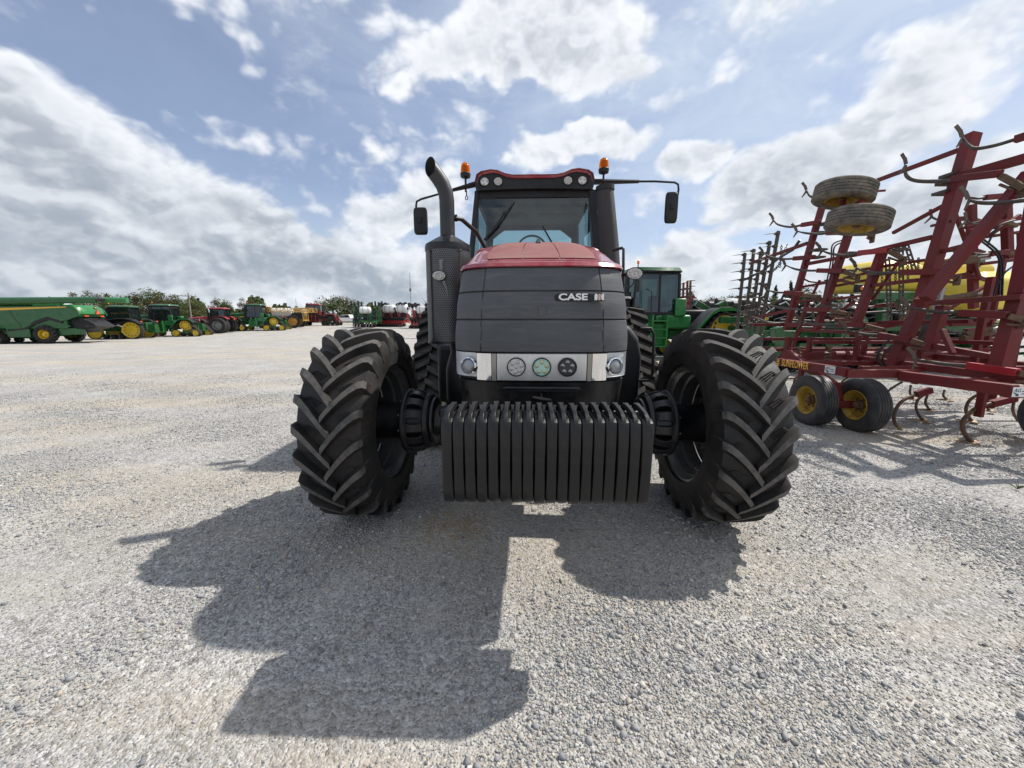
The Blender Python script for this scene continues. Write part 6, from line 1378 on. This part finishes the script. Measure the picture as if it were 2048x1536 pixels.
# folded red tillage tool beyond the green tractor
F_ = thing('folded_tillage_tool', 'rusty red tillage tool folded upright behind the green tractor fender', 'tillage tool', (9.3,21.5,0)); FO_ = V((9.3,21.5,0))
for k, (x, tp) in enumerate(((1337,578),(1345,572),(1352,570),(1360,568),(1367,566),(1375,562),(1381,562))):
    A, B = pD(x,tp,20.5+.2*k)-FO_, pD(x-3,640,20.5+.2*k)-FO_; mb = MB(); mb.beam(A,B,.09,.09,up=(0,1,0)); mb.build('upright', M['cult_red'] if k%2 else M['rust'], F_)
    mb = MB()
    for j in range(6): p = A.lerp(B,j/7); mb.beam(p+V((-.05,-.05,0)),p+V((.22,-.1,.02)),.03)
    mb.build('teeth', M['rust'], F_)
for a, b_ in (((1335,582),(1382,577)),((1335,598),(1384,592)),((1337,608),(1390,606))): mb = MB(); mb.beam(pD(*a,20.7)-FO_, pD(*b_,21.2)-FO_, .10); mb.build('rail', M['steel_dark'], F_)
for k in range(5): 
    c_ = pD(1345+10*k,603+2*(k%2),20.9)-FO_; mb = MB(); mb.lathe([(-.02,.02),(0,.28),(.02,.02)],16,c=(c_.x,c_.y,c_.z)); mb.build('disc_blade', M['bright_red'], F_)
# second green planter further back between tractor fender and harrow
S_ = thing('folded_planter', 'green folded planter between the green tractor fender and the harrow bars', 'planter', (10.6,17.5,0)); SO = V((10.6,17.5,0))
for a, b_, D, w in (((1392,606),(1450,640),17.5,.25),((1440,605),(1475,680),16.5,.35),((1430,640),(1520,645),16.5,.25),((1475,640),(1480,700),16,.3),((1450,655),(1520,668),15.5,.2)):
    mb = MB(); mb.beam(pD(*a,D)-SO, pD(*b_,D)-SO, w); mb.build('frame_beam', g, S_, bevel=.02)
for k in range(9):
    p = pD(1388+16*k, 606+3*(k%3), 18.2)-SO; mb = MB(); mb.lathe([(-.08,.05),(-.1,.22),(.1,.22),(.08,.05)],14,c=(p.x,p.y,p.z)); mb.box(p.x-.05,p.x+.25,p.y,p.y+.2,p.z-.4,p.z-.05); mb.build('row_unit', M['plastic'], S_)
for k in range(8): row_unit(S_, (-.4+k*.4,-1.6,.3), g, 'near')
# dry weeds and debris under the cultivator
def straw():
    mb = MB(); r = random.Random(5)
    for _ in range(420):
        a = r.random(); x = 4.6+a*2.6+r.gauss(0,.25); y = 5.9-a*1.2+r.gauss(0,.35); L_ = r.uniform(.03,.12); th = r.random()*PI
        mb.tube([(x,y,.012),(x+L_*math.cos(th),y+L_*math.sin(th),.02+r.random()*.02)],.0022,3,cap=False)
    for _ in range(260):
        x = -.45+r.gauss(0,.15); y = 2.75+r.gauss(0,.15); L_ = r.uniform(.02,.07); th = r.random()*PI
        mb.tube([(x,y,.012),(x+L_*math.cos(th),y+L_*math.sin(th),.02)],.0016,3,cap=False)
    o = mb.build('straw_litter', pbr('dry_straw',(.36,.25,.13),.8,var=.4,vs=30), None, smooth=0); tag(o,'dry brown straw and root litter lying on the gravel','straw',kind='stuff')
straw()
def tuft(px, py, label, n=9, h=.14, mat=None):
    b_ = pZ(px,py,0.01); mb = MB(); r = random.Random(px)
    for k in range(n):
        a = r.random()*6.28; q = r.uniform(.02,.08); hh = h*r.uniform(.5,1)
        mb.tube([(0,0,0),(math.cos(a)*q*.5,math.sin(a)*q*.5,hh*.6),(math.cos(a)*q*1.4,math.sin(a)*q*1.4,hh)],[.003,.0025,.001],4,cap=False)
    o = mb.build('weed_tuft', mat or M['weed'], None, smooth=0, loc=tuple(b_)); tag(o,label,'weed'); return o
M['weed'] = pbr('dry_weed',(.40,.30,.14),.8,var=.3,vs=20); M['weedg'] = pbr('green_weed',(.09,.12,.04),.8,var=.3,vs=20)
tuft(1712,860,'dry yellow weed stalks in front of the nearer cultivator wheel'); tuft(1800,862,'dry weed tuft beside the first ground shank',8,.12); tuft(2035,978,'small green weed at the right edge of the gravel',14,.06,M['weedg'])
